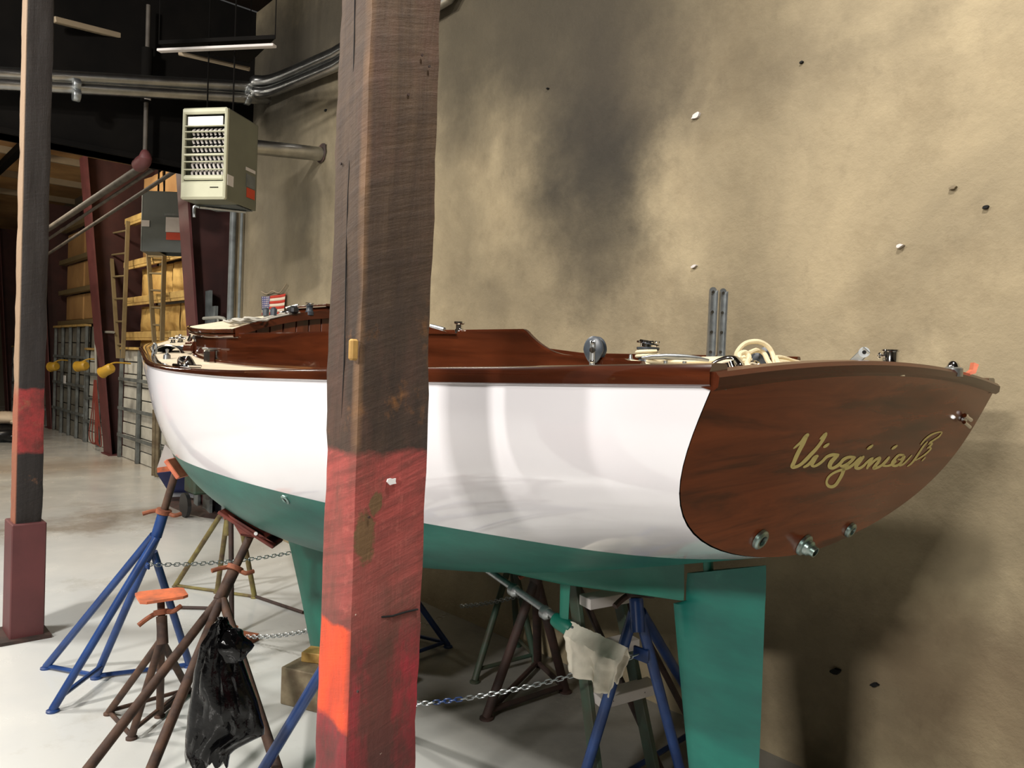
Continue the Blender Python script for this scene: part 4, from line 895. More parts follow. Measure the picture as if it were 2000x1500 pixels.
# foredeck fittings
dz = lambda p: deckz(p.x, p.y)
def fd(px, py):
    p = hit(px, py, dz, 1.2, 2.9)
    return p if p else base_at(px, 2.0)
p = fd(343, 688); b = MB(); R_ = []
for i in range(13):
    a = math.pi*i/12; R_.append([p+vr*(.075*math.cos(a)*(-1))+vd*y_+Vector((0, 0, .04*math.sin(a)-.004)) for y_ in (-.1, .1)])
b.grid(R_); hh = part('fore_hatch', b, 'block', boat, p, 'small domed tinted hatch')
for y_ in (-.12, .12): b = MB(); b.tube([r_[0 if y_ < 0 else 1] for r_ in R_], .005, 8); part('hatch_frame', b, 'chrome', hh)
p = fd(360, 704); dome(p, .022, .022, 'black', 'deck_light', 'black')
for px, py, s_ in ((338, 662, 1), (353, 661, 1.2)):
    p = fd(px, py+8); cleat(p, .07*s_, .6, .03, 'chrome', 'bow_cleat')
p = fd(352, 668); b = MB(); b.lathe(p, [(.018, -.01), (.018, .006), (.007, .012), (.007, .036), (.014, .042), (.012, .05), (0, .054)], 16); part('bitt', b, 'chrome', boat, p)
p = fd(389, 692); b = MB(); b.box(p+Vector((0, .02, .03)), (.14, .18, .05), bev=.01); b.box(p+Vector((0, .02, .058)), (.12, .16, .02), bev=.006); ms = part('mast_collar', b, 'wood_x', boat, p, 'mahogany mast collar')
b = MB(); b.tube(bez([p+Vector((-.05, -.04, .07)), p+Vector((-.03, -.02, .12)), p+Vector((.02, .02, .12)), p+Vector((.06, .05, .08))], 5), .013, 8); b.tube([p+Vector((-.06, .06, .07)), p+Vector((.05, -.05, .09))], .01, 8); part('halyard_shackle', b, 'chrome', ms)
def railp(px, side=-1):
    best = min(((abs(project(hull_pt(S, 0, side))[0]-px), S) for S in SS if S < 4.45)); return hull_pt(best[1], 0, side)
p = railp(357); b = MB(); b.box(p+Vector((0, .02, .028)), (.2, .06, .014), bev=.004); b.tube(bez([p+Vector((-.08, .02, .03)), p+Vector((-.05, .01, .055)), p+Vector((0, .02, .04)), p+Vector((.05, .01, .06)), p+Vector((.08, .02, .03))], 4), .012, 8); part('bow_chock', b, 'chrome', boat, p, 'polished bow chock on the port rail')
p = fd(302, 692); b = MB(); b.tube([p+Vector((.015*math.cos(a/12*6.283)*2, 0, .03+.03*math.sin(a/12*6.283))) for a in range(12)], .007, 8, close=True); part('ring', b, 'steel', boat, p)
p = Vector((at(409, 714, y=1.44).x, 1.44, 0)); p.z = deckz(p.x, 1.44); b = MB(); b.box(p+Vector((0, 0, .03)), (.065, .04, .07), bev=.008); cp = part('chain_plate_cover', b, 'chrome', boat, p, 'chrome plate cover beside the cabin front'); b = MB(); b.box(p+Vector((0, -.002, .07)), (.075, .05, .01), bev=.004); part('cover_lip', b, 'steel', cp)
p = fd(326, 701); b = MB(); b.lathe(p, [(.02, -.01), (.018, .02), (.006, .03), (.01, .05), (0, .055)], 12); part('stanchion_stub', b, 'steel', boat, p)
# roof fittings
rz = lambda p: roofz(-p.x, p.y-YC)+.006 if rw(-p.x) > abs(p.y-YC) else -9
def rf(px, py):
    for i in range(300):
        y = 1.46+1.25*i/299; p = at(px, py, y=y)
        if rw(-p.x) > abs(p.y-YC) and -p.x > AR and p.z <= rz(p): return Vector((p.x, p.y, rz(p)))
    y = 1.9; p = at(px, py, y=y); return Vector((p.x, y, rz(p) if rz(p) > 0 else p.z))
p = rf(604, 622); winch(p, .019, .05)
for px in (519, 534): p = rf(px, 622); b = MB(); b.box(p+Vector((0, 0, .03)), (.035, .03, .05), bev=.01); part('rope_clutch', b, 'block', boat, p)
p = rf(571, 619); b = MB(); b.box(p+Vector((0, 0, .025)), (.07, .04, .04), bev=.01); oo = part('rope_clutch', b, 'black', boat, p); b = MB(); b.tube([p+Vector((-.03, -.02, .035)), p+Vector((.04, .01, .05))], .005, 8); part('lever', b, 'chrome', oo)
p = rf(556, 621); cleat(p, .07, .5, .02)
# chrome cup and plate on the starboard coaming beyond the near post
p = at(897, 651, y=1.5); b = MB(); b.lathe(Vector((p.x, p.y, 1.857)), [(.014, -.01), (.014, .003), (.011, .005), (.011, .018), (.017, .021), (.017, .027), (0, .027)], 20); part('winch', b, 'chrome', boat, p, 'small chrome winch on the coaming')
b = MB(); b.prism([at(790, 628, y=1.47), at(840, 639, y=1.47), at(884, 652, y=1.47), at(790, 652, y=1.47)], (0, .05, 0)); part('winch_pad', b, 'wood_x', coam)
p = at(856, 641, y=1.5); b = MB(); b.tube([at(842, 636, y=1.5), at(868, 643, y=1.5)], .006, 8); part('deck_plate', b, 'steel', boat, p)
# keel, skeg, rudder: foil sections between traced leading and trailing edges on the centre plane
def foil(rows_px, th, name, m, lab=None, ycent=YC, parent=None):
    rows = []
    for (l, r, t0) in rows_px:
        a = at(*l, y=ycent); c = at(*r, y=ycent); ring = []
        n = 12
        for s in (-1, 1):
            for k in (range(n+1) if s < 0 else range(n-1, 0, -1)):
                u = k/n; tt_ = th*t0*(math.sqrt(max(u, 0))*1.4845-.63*u-1.758*u*u+1.4215*u**3-.5075*u**4)/.5+.0015; ring.append(a+(c-a)*u+Vector((0, s*tt_, 0)))
        rows.append(ring)
    b = MB(); b.grid(rows, closeu=True); b.add(rows[0], [tuple(range(len(rows[0])))]); b.add(rows[-1], [tuple(range(len(rows[-1])))]); return part(name, b, m, parent or boat, label=lab)
foil([((560, 1030), (822, 1060), 1.2), ((569, 1075), (812, 1110), 1), ((588, 1160), (795, 1180), .9), ((607, 1250), (775, 1262), .85), ((613, 1278), (768, 1290), .8)], .07, 'keel', 'green_dark')
foil([((930, 1095), (1338, 1085), 1.0), ((960, 1112), (1337, 1112), .8), ((1092, 1140), (1337, 1142), .55), ((1215, 1156), (1337, 1158), .45), ((1322, 1171), (1336, 1173), .1)], .05, 'skeg', 'green_dark')
rud = foil([((1343, 1119), (1497, 1104), .85), ((1341, 1140), (1497, 1136), .9), ((1340, 1172), (1496, 1170), .95), ((1316, 1178), (1495, 1180), 1), ((1323, 1260), (1492, 1262), 1), ((1336, 1400), (1487, 1402), .95), ((1346, 1500), (1483, 1502), .9), ((1356, 1600), (1479, 1602), .85), ((1366, 1680), (1474, 1676), .7)], .026, 'rudder', 'green')
b = MB(); b.tube([at(1384, 1118, y=YC), at(1382, 1078, y=YC)], .016, 14); part('rudder_stock', b, 'green_dark', rud)
# shaft, couplings, strut
S0 = at(940, 1105, y=YC); S1 = at(1198, 1270, y=YC)
b = MB(); b.tube([S0, at(1112, 1224, y=YC), S1], .014, 12); shaft = part('propeller_shaft', b, 'steel', boat)
sd_ = (S1-S0).normalized()
for px, py in ((1004, 1153), (1066, 1197)):
    c = at(px, py, y=YC); b = MB(); b.lathe(c-sd_*.025, [(.014, 0), (.022, .006), (.026, .012), (.026, .034), (.02, .04), (.014, .05)], 16, sd_); part('coupling', b, 'steel', shaft)
c = at(1084, 1209, y=YC); b = MB(); b.lathe(c, [(.012, -.004), (.026, .0), (.03, .02), (.03, .07), (.024, .09), (.012, .095)], 18, sd_); part('strut_hub', b, 'green_dark', boat, c)
foil([((1096, 1112), (1117, 1112), 1), ((1096, 1160), (1113, 1162), 1), ((1095, 1215), (1110, 1222), 1)], .012, 'shaft_strut', 'green_dark')
b = MB(); b.lathe(at(1200, 1271, y=YC), [(.016, -.06), (.018, -.02), (.014, .0), (0, .012)], 14, sd_); part('shaft_nut', b, 'chrome_dull', shaft)
# ------------------------------------------------------------------ things lying on the boat
def rope(pts, r, label, name='rope', m='rope', group=None):
    P3 = bez([at(px, py, y=y) for px, py, y in pts], 8); b = MB(); b.tube(P3, r, 8); return solo(name, b, m, P3[0], label, 'rope', group)
t = thing('mainsheet', at(1264, 716, y=1.7), 'cream mainsheet rope wound on the winch and looped over the port quarter', 'rope')
for pts in ([(1262, 698, 1.69), (1290, 698, 1.70), (1325, 697, 1.74), (1370, 701, 1.78), (1440, 699, 1.85), (1478, 695, 1.9)],
            [(1262, 706, 1.69), (1300, 707, 1.72), (1350, 706, 1.75), (1420, 704, 1.8), (1470, 705, 1.86), (1490, 702, 1.9)],
            [(1216, 711, 1.62), (1224, 707, 1.60), (1250, 709, 1.62), (1275, 716, 1.6), (1320, 717, 1.55), (1372, 718, 1.52)],
            [(1438, 705, 1.7), (1440, 688, 1.7), (1456, 671, 1.72), (1480, 667, 1.74), (1500, 677, 1.76), (1510, 695, 1.76), (1513, 714, 1.7), (1500, 722, 1.62), (1478, 722, 1.55)],
            [(1446, 702, 1.62), (1444, 693, 1.64), (1455, 688, 1.66), (1463, 698, 1.66), (1459, 712, 1.6), (1472, 722, 1.56)],
            [(1462, 690, 1.7), (1478, 684, 1.74), (1492, 690, 1.76), (1500, 705, 1.72), (1512, 719, 1.64), (1520, 714, 1.64), (1517, 703, 1.7)],
            [(1490, 720, 1.56), (1510, 714, 1.58), (1530, 712, 1.66), (1548, 720, 1.74), (1556, 727, 1.76)],
            [(1515, 698, 1.95), (1530, 699, 2.0), (1560, 708, 2.1), (1605, 718, 2.2)],
            [(1512, 706, 1.9), (1535, 708, 1.96), (1560, 716, 2.02), (1572, 722, 2.05)]):
    P3 = bez([at(px, py, y=y) for px, py, y in pts], 8); b = MB(); b.tube(P3, .0062, 8); part('strand', b, 'rope', t)
b = MB(); c = base_at(1264, 1.72)
b.tube([c+Vector((.031*math.cos(k*.5), .031*math.sin(k*.5), .03+.0009*k)) for k in range(26)], .005, 8); part('strand', b, 'rope', t, label='turns round the winch')
t = thing('mainsheet_block', at(1485, 716, y=1.85), 'dark pulley block tangled in the cream rope loop on the stern', 'block')
for dx, dz_, r in ((0, -8, .02), (10, -22, .016), (-8, -20, .014)):
    c = at(1485+dx, 712+dz_, y=1.82); b = MB(); b.lathe(c-ax*.008, [(.001, 0), (r, .002), (r, .006), (r*.7, .008), (r, .01), (r, .014), (.001, .016)], 18, ax); part('cheek', b, 'block', t)
b = MB(); c = at(1466, 718, y=1.75); b.tube(bez([at(1455, 717, y=1.75), at(1470, 707, y=1.75), at(1482, 712, y=1.75), at(1476, 722, y=1.75), at(1460, 724, y=1.75), at(1455, 717, y=1.75)], 5), .005, 8); part('shackle', b, 'chrome', t)
# galvanised crutch
yb = 2.45; p0 = at(1396, 700, y=yb); t = thing('mast_crutch', Vector((p0.x, yb, deckz(p0.x, yb))), 'pair of upright galvanised steel channels standing behind the stern ropes', 'bracket')
for (x0, x1, yt, tl, yy) in ((1379, 1394, 562, 1.5, yb), (1399, 1413, 564, 1.5, yb+.03)):
    xm = (x0+x1)/2; a = at(xm, 698, y=yy); c = at(xm+6, yt+6, y=yy); w_ = (x1-x0)/FPX*2.75; d = (c-a).normalized(); s_ = (vr-d*vr.dot(d)).normalized(); n_ = d.cross(s_)
    b = MB(); m_ = (a+c)/2; L = (c-a).length; R = rotm([s_, n_, d])
    b.box(m_, (w_, .003, L), R); b.box(m_+s_*w_/2*.92-n_*.012*(1 if xm > 1396 else 1), (.003, .024, L), R); b.box(m_-s_*w_/2*.92-n_*.012, (.003, .024, L), R)
    b.lathe(c-n_*.0015, [(w_/2, -.0015), (w_/2, .0015)], 16, n_); o = part('channel', b, 'steel', t)
    for k in (.08, .38, .68, .98): b = MB(); b.lathe(a+d*L*k-n_*.002 if k < .5 else a+d*L*k+n_*-.002, [(.006, -.004), (.006, .004)], 10, n_*-1); part('bolt', b, 'chrome', o)
b = MB(); q = at(1396, 700, y=yb); b.box(Vector((q.x, yb, q.z-.005)), (.09, .07, .014), bev=.002); part('foot_plate', b, 'steel', t)
# rope coil on the roof
t = thing('rope_coil', rf(470, 634), 'grey rope coil lying on the cream cabin roof', 'rope')
c0_ = rf(470, 634)
for k in range(7):
    c = rf(459+k*7, 636-k*.7); b = MB(); r_ = .028+.01*random.random()
    b.tube([c+Vector((r_*1.8*math.cos(a/14*6.283), r_*1.6*math.sin(a/14*6.283),   .008+.014*abs(math.sin(a*.5+k))+.002*(k%3))) for a in range(14)], .0055, 7, close=True); part('loop', b, 'rope_grey', t)
pts = [rf(500, 632), rf(520, 629), rf(545, 626), rf(562, 620), rf(575, 616)]
b = MB(); b.tube(bez([p+Vector((0, 0, .012)) for p in pts], 5), .0055, 7); b.tube(bez([p+Vector((.02, .02, .012)) for p in pts], 5), .0045, 7); part('tail', b, 'rope_grey', t)
# rag hung over the shaft end
A0 = at(1113, 1222, y=YC); A1 = at(1226, 1275, y=YC); t = None
rows = []
for i in range(33):
    u = i/32; topp = mid(A0, A1, u); r = []
    # front sheet length in metres, back sheet slightly shorter
    pxb = [(0, 1113, 1312), (.25, 1140, 1322), (.42, 1160, 1328), (.46, 1163, 1346), (.75, 1182, 1352), (1, 1198, 1359)]
    for k in range(len(pxb)-1):
        if pxb[k][0] <= u <= pxb[k+1][0]:
            f_ = (u-pxb[k][0])/(pxb[k+1][0]-pxb[k][0]); bx_, by_ = pxb[k][1]+(pxb[k+1][1]-pxb[k][1])*f_, pxb[k][2]+(pxb[k+1][2]-pxb[k][2])*f_
    bot = at(bx_, by_, y=YC-.035); botb = at(bx_+17, by_-26, y=YC+.05)
    for j in range(-16, 17):
        v = abs(j)/16
        if j <= 0: p = mid(topp, bot, v); yy = -.04*min(1, v*6)-.012*v
        else: p = mid(topp, botb, v); yy = .026*min(1, v*6)
        fold = .014*math.sin(u*15+v*1.5)*min(1, v*2.2)+.008*noise.noise(Vector((u*7, v*5, j > 0)))
        r.append(Vector((p.x+.006*noise.noise(Vector((u*9, v*9, 5))), YC+yy+fold*(1 if j <= 0 else .5)+.0, p.z+.016*max(0, 1-v*8)+.004*noise.noise(Vector((u*22, v*22, 2))))))
    rows.append(r)
b = MB(); b.grid(rows); solo('rag', b, 'rag', mid(A0, A1), 'white cotton rag draped over the propeller shaft under the stern', 'rag', solid=.004)
# ================================================================== timber posts
def timber(x0, y0, wx, wy, m, name, label, z1=CZ, seed=1, amp=.006):
    """x0,y0: nearest corner; the post extends -wx along x and +wy along y"""
    rows = []; N_ = 120; K = 7
    for i in range(N_+1):
        z = z1*i/N_; ring = []
        cs = [(0, 0), (0, wy), (-wx, wy), (-wx, 0)]
        for k in range(4):
            a = cs[k]; c = cs[(k+1) % 4]
            for j in range(K):
                u = j/K; x = a[0]+(c[0]-a[0])*u; y = a[1]+(c[1]-a[1])*u
                r = amp*(noise.noise(Vector((x*9+seed, y*9, z*5)))+.6*noise.noise(Vector((x*30+seed, y*30, z*16))))
                cx, cy = x+wx/2, y-wy/2; l = math.hypot(cx, cy)
                e = .006 if j == 0 else 0
                ring.append(Vector((x0+x+cx/l*(r-e), y0+y+cy/l*(r-e), z)))
        rows.append(ring)
    b = MB(); b.grid(rows, closeu=True, smooth=True); b.add(rows[0], [tuple(range(len(rows[0])))])
    t = thing(name, (x0, y0, 0), label, 'post'); part('timber', b, m, t); return t
c = at(700, 715, d=1.62)
wy = at(843, 717, x=c.x).y-c.y; wx = c.x-at(637, 712, y=c.y).x
np_ = timber(c.x, c.y, wx, wy, 'post_near', 'timber_post', 'rough dark timber post with peeling red paint in front of the boat', seed=3)
# grooved check down the narrow face, a split and a few nail heads
b = MB(); b.tube([(c.x-wx*.45+.004*math.sin(k*1.3), c.y-.0005, 1.62+k*.12) for k in range(15)], [.0006]+[.0014]*13+[.0005], 5); part('check', b, 'dark', np_, label='long dark crack')
b = MB(); pa, pb = at(745, 1205, x=c.x+.002), at(816, 1190, x=c.x+.002); b.tube([pa, mid(pa, pb, .3)+Vector((0, 0, -.003)), mid(pa, pb, .7), pb], .0022, 6); part('split', b, 'dark', np_, label='cross split in the red paint')
b = MB(); q = at(690, 683, x=c.x-.004); b.box(q, (.016, .018, .045), bev=.004); part('splinter', b, 'pine', np_, label='fresh broken splinter on the corner')
q = at(764, 940, x=c.x+.003); b = MB(); rows_ = [q+Vector((0, .014*math.cos(a)*(.6+.5*random.random()), .009*math.sin(a)*(.6+.6*random.random()))) for a in [k*.6283 for k in range(10)]]; b.prism(rows_, (.004, 0, 0)); part('paint_blob', b, 'white', np_, label='white blob of paint')
for px, py in ((824, 108), (838, 130), (797, 185), (667, 320), (720, 1010), (700, 1350)):
    q = at(px, py, x=c.x+.002) if px > 700 else at(px, py, y=c.y-.002); b = MB(); b.lathe(q, [(.003, 0), (.003, .003), (0, .003)], 8, (1, 0, 0) if px > 700 else (0, -1, 0)); part('nail_head', b, 'rust_dark', np_)
# far post
a = at(31, 900, d=4.55); x0 = a.x; y0 = a.y; wy = at(86, 900, x=x0).y-y0; wx = x0-at(22, 900, y=y0).x
fp_ = timber(x0, y0, max(.14, min(.22, wx)), wy, 'post_far', 'timber_post', 'black painted timber post with red band and maroon steel base at the left', seed=8)
SLV = at(45, 1022, x=x0).z/2
b = MB(); b.box((x0-.09, y0+wy/2, SLV), (.24, wy+.035, 2*SLV), bev=.006); part('steel_sleeve', b, 'maroon', fp_, label='maroon steel base sleeve')
b = MB(); b.box((x0-.09, y0+wy/2-.01, .01), (.32, wy+.12, .02)); part('base_plate', b, 'rust_dark', fp_)

# ================================================================== jack stands
def stand(apex, top, feet, m, label, group=None, pad=None, padm='peach', colm='rust_orange', r=.019, handle=None, struts=None, mscrew='rust', legtop=None, tube_r=None, padsize=(.3, .2, .03), sleeve=True):
    base = sum((Vector(q) for q in feet), Vector())/len(feet); t = thing('boat_stand', (base.x, base.y, 0), label, 'stand', group)
    apex = Vector(apex); top = Vector(top); d = (top-apex).normalized()
    for i, q in enumerate(feet):
        s = (legtop[i] if legtop else apex); b = MB(); q = Vector(q); q.z = .012; b.tube([s, q], r, 12); part('leg', b, m, t)
        b = MB(); b.lathe((q.x, q.y, 0), [(r*1.5, 0), (r*1.5, .008), (r, .014)], 12); part('foot', b, m, t)
    for (i, j, k) in (struts or []):
        b = MB(); A = Vector(feet[i]); B = Vector(feet[j]); SA = (legtop[i] if legtop else apex); SB = (legtop[j] if legtop else apex)
        A = A+(SA-A)*k; B = B+(SB-B)*k; A.z = max(A.z, r*.7); B.z = max(B.z, r*.7); b.tube([A, B], r*.62, 8); part('strut', b, m, t)
    if sleeve: b = MB(); b.tube([apex-d*.1, apex+d*.02], tube_r or r*1.35, 14); part('sleeve', b, m, t)
    b = MB(); b.tube([apex, top], r*.95, 12); part('screw', b, mscrew, t)
    hc = apex+d*.035; h = MB(); s = d.cross(vd).normalized() if handle is None else Vector(handle).normalized()
    h.lathe(hc-d*.012, [(r*1.1, 0), (r*1.9, .002), (r*1.9, .024), (r*1.1, .026)], 14, d)
    h.tube(bez([hc-s*.085+d*.012+vd*.01, hc-s*.06-vd*.012, hc-s*.02, hc+s*.02, hc+s*.055-vd*.02-d*.012, hc+s*.085-vd*.04-d*.03], 4), .011, 8)
    part('nut_handle', h, colm, t)
    if pad:
        p, n, ua = pad; n = Vector(n).normalized(); u = (Vector(ua)-n*n.dot(Vector(ua))).normalized(); v = n.cross(u); b = MB()
        b.box(Vector(p)+n*padsize[2]/2, (padsize[0], padsize[1], padsize[2]), rotm([u, v, n]), bev=.006); pd = part('pad', b, padm, t)
        b = MB(); b.box(Vector(p)+n*(padsize[2]+.018), (padsize[0]*.5, .05, .04), rotm([u, v, n]), bev=.006); part('pad_bracket', b, mscrew if padm != 'redpad' else 'redpad', pd)
    return t
fl = lambda px, py: at(px, py, z=0)
# 1 blue stand at the bow
p, n, ua, va = hull_hit(352, 908)
ap = at(316, 1012, d=3.95); pq = p+n*.005
dq = project(p)[2]; s1 = stand(ap, at(345, 916, d=dq), [fl(90, 1306), fl(103, 1390), fl(188, 1325), fl(370, 1302)], 'blue', 'blue tripod boat stand under the bow with a faded orange pad', struts=[(0, 2, .02), (1, 2, .09), (2, 3, .02)], r=.02, mscrew='rust', legtop=[at(300, 1045, d=3.95), at(306, 1050, d=3.9), at(310, 1040, d=3.95), at(300, 1078, d=4.0)], padsize=(.2, .13, .03))
u_ = at(360, 931, d=dq)-at(335, 896, d=dq); w__ = vd-u_.normalized()*u_.normalized().dot(vd); w__.normalize(); n_ = u_.normalized().cross(w__)
b = MB(); b.box(at(346, 914, d=dq), (u_.length, .13, .022), rotm([u_.normalized(), w__, n_]), bev=.004); part('pad', b, 'peach', s1)
b = MB(); b.box(at(285, 1103, d=3.97), (.1, .012, .03), bev=.003)
solo('chain_hook', b, 'blue', at(285, 1103, d=3.97), 'blue hook plate welded on the bow stand holding the chain', 'hook')
# 2 rusty foreground stand
p, n, ua, va = hull_hit(492, 1028)
dp = project(p)[2]; print('DP', dp); ap = at(452, 1124, d=dp-.1); br = at(427, 1172, d=dp-.17)
A_, B_, C_ = fl(62, 1650), fl(192, 1760), fl(584, 1640)
dirp = (at(543, 1060, d=2.9)-at(438, 993, d=3.0))
dp = project(p)[2]; top2 = at(492, 1040, d=dp)
s2 = stand(ap, top2, [A_, B_, C_], 'rust', 'rusty tripod boat stand nearest the camera, dark red pad, bin liner hung on it', r=.021, legtop=[br, br+vr*.01, br+vr*.02], struts=[(0, 1, .05), (1, 2, .05), (0, 2, .05)], padsize=(.3, .14, .028))
b = MB(); b.tube([br, ap], .026, 12); part('sleeve', b, 'rust', s2)
u_ = (at(543, 1062, d=dp)-at(437, 994, d=dp)); w__ = vd-u_.normalized()*u_.normalized().dot(vd); w__.normalize(); n_ = u_.normalized().cross(w__)
if n_.z < 0: n_ = -n_
cc = at(490, 1029, d=dp); b = MB(); b.box(cc, (u_.length, .15, .016), rotm([u_.normalized(), w__, n_]), bev=.003); pd2 = part('pad', b, 'redpad', s2)
b = MB(); b.prism([at(445, 1004, d=dp-.07), at(470, 1046, d=dp-.07), at(520, 1054, d=dp-.07), at(534, 1060, d=dp-.07)], vd*.008); b.prism([at(445, 1004, d=dp+.05), at(470, 1046, d=dp+.05), at(520, 1054, d=dp+.05), at(534, 1060, d=dp+.05)], vd*.008); b.prism([at(470, 1046, d=dp-.07), at(520, 1054, d=dp-.07), at(520, 1050, d=dp-.07), at(470, 1042, d=dp-.07)], vd*.12); part('pad_bracket', b, 'redpad', pd2)
q = at(500, 1042, d=dp-.075); b = MB(); b.lathe(q, [(.009, 0), (.009, .004), (0, .006)], 12, vd*-1); part('bolt', b, 'white', s2, q)
# 3 small rusty stand with the orange plate
ap = at(316, 1212, d=3.4)
t3 = stand(ap, at(314, 1172, d=3.42), [fl(213, 1395), fl(312, 1400), fl(257, 1443), fl(368, 1352)], 'rust', 'small rusty stand topped with an orange plate, standing free on the floor', r=.017, legtop=[at(315, 1250, d=3.45)]*4, struts=[(0, 3, .06), (2, 3, .1), (1, 3, .04), (0, 2, .01)])
b = MB(); b.tube([at(315, 1250, d=3.43), ap], .02, 12); part('sleeve', b, 'rust', t3)
pc_ = at(315, 1161, d=3.42); b = MB(); b.box(pc_, (.125, .24, .012), Matrix.Rotation(math.radians(42), 3, 'Z') @ Matrix.Rotation(math.radians(90), 3, 'Z') @ Matrix.Rotation(math.radians(-4), 3, 'Y'), bev=.004)
cen = pc_; q1, q2, q3, q4 = at(262, 1156, z=cen.z+.004), at(357, 1146, z=cen.z+.012), at(369, 1163, z=cen.z), at(275, 1177, z=cen.z-.004)
b = MB(); poly = []
for a_, b_, c_ in ((q4, q1, q2), (q1, q2, q3), (q2, q3, q4), (q3, q4, q1)):
    poly += [mid(b_, a_, .12), mid(b_, c_, .12)]
b.prism(poly, (0, 0, -.012)); part('top_plate', b, 'orange', t3)
# 4 stand under the stem
stand(at(446, 1018, d=5.5), at(452, 950, d=5.5), [fl(343, 1146), fl(424, 1158), fl(497, 1168)], 'rust_yellow', 'thin worn yellow and green stand far under the stem behind the red pad', r=.018, legtop=[at(432, 1004, d=5.5), at(444, 1008, d=5.5), at(470, 1020, d=5.4)], struts=[(0, 2, .02)], mscrew='rust_dark', handle=vd)
# dark prop on blocks, with floor level stays
t = thing('boat_prop', fl(452, 1238), 'dark rusty upright prop under the bow standing on a wooden block', 'stand')
f0 = fl(452, 1240); b = MB(); b.tube([f0+Vector((0, 0, .05)), at(451, 995, d=4.95)], .016, 12); part('tube', b, 'rust_dark', t)
for (px, py, qx, qy) in ((497, 1168, 592, 1200), (345, 1190, 430, 1192)):
    b = MB(); A = fl(px, py); B = fl(qx, qy); A.z = B.z = .014; b.tube([A, B], .011, 8); part('stay', b, 'rust_dark', t)
b = MB(); b.lathe(f0+Vector((0, 0, .045)), [(.04, 0), (.04, .006), (.02, .01)], 12); part('foot', b, 'rust_orange', t)
def block(cx, cy, sx, sy, sz, ang, m, label, z0=0):
    c = fl(cx, cy); b = MB(); b.box((c.x, c.y, z0+sz/2), (sx, sy, sz), Matrix.Rotation(ang, 3, 'Z'), bev=.004); return solo('wood_block', b, m, (c.x, c.y, z0), label, 'block')
block(470, 1251, .2, .1, .044, .5, 'rust_orange', 'short reddish wood block under the dark prop beneath the bow')
c1 = at(603, 1340, y=2.0); c1 = fl(612, 1370)
b = MB(); b.box((c1.x, c1.y, .095), (.26, .2, .19), Matrix.Rotation(.45, 3, 'Z'), bev=.005); solo('wood_block', b, 'rawwood', (c1.x, c1.y, 0), 'thick grey wood block on the floor beside the near post', 'block')
b = MB(); b.box((c1.x-.02, c1.y+.06, .215), (.2, .1, .05), Matrix.Rotation(.6, 3, 'Z'), bev=.003); solo('wood_block', b, 'pine', (c1.x-.02, c1.y+.06, .19), 'small yellow pine offcut lying on the thick grey wood block', 'block')
k0 = at(690, 1290, y=YC)
b = MB(); b.box((k0.x, YC, .055), (.34, .4, .11), bev=.005); solo('keel_block', b, 'rawwood', (k0.x, YC, 0), 'timber block carrying the keel, behind the near post', 'block')
# 5 blue stand on the far side behind the near post
stand(at(765, 1105, d=4.75), at(765, 1045, d=4.7), [fl(875, 1264), fl(800, 1246), fl(720, 1320)], 'blue', 'blue boat stand on the wall side mostly hidden by the near post', r=.019, struts=[(0, 1, .06), (1, 2, .06), (0, 2, .06)])
# 6 rusty stand beyond the shaft
stand(at(1047, 1128, d=3.85), at(1050, 1085, d=3.8), [fl(950, 1404), fl(1104, 1352), fl(1050, 1300)], 'rust_dark', 'dark rusty boat stand on the wall side behind the propeller shaft', r=.024, struts=[(0, 1, .06), (1, 2, .05), (0, 2, .05)])
# green-blue stand behind it
stand(at(1000, 1085, d=4.5), at(1002, 1060, d=4.45), [fl(927, 1333), fl(1046, 1300), fl(1010, 1262)], 'green_tube', 'dull green stand close to the wall behind the rusty one', r=.019, struts=[(0, 1, .1), (1, 2, .1)])
# 7 blue stand by the rudder
s7 = stand(at(1243, 1180, d=2.85), at(1240, 1128, d=2.88), [fl(1120, 1590), fl(1352, 1600), fl(1385, 1425)], 'blue', 'blue boat stand between the rag and the rudder', r=.021, colm='rust_dark', mscrew='rust_dark', struts=[(0, 1, .06), (1, 2, .06), (0, 2, .06)], legtop=[at(1238, 1195, d=2.85), at(1245, 1185, d=2.85), at(1252, 1195, d=2.87)], tube_r=.026)
b = MB(); b.box(at(1252, 1278, d=2.88), (.07, .012, .05), bev=.003); part('chain_lug', b, 'blue', s7)
# 8 blue stand whose leg shows left of the near post
s8a = at(735, 1135, d=2.62); f1 = fl(478, 1568)
f2 = fl(765, 1650); f3 = fl(740, 1420)
stand(s8a, at(738, 1075, d=2.64), [f1, f2, f3], 'blue', 'blue boat stand with one leg showing left of the near post', r=.021, struts=[(0, 1, .05), (1, 2, .05)])

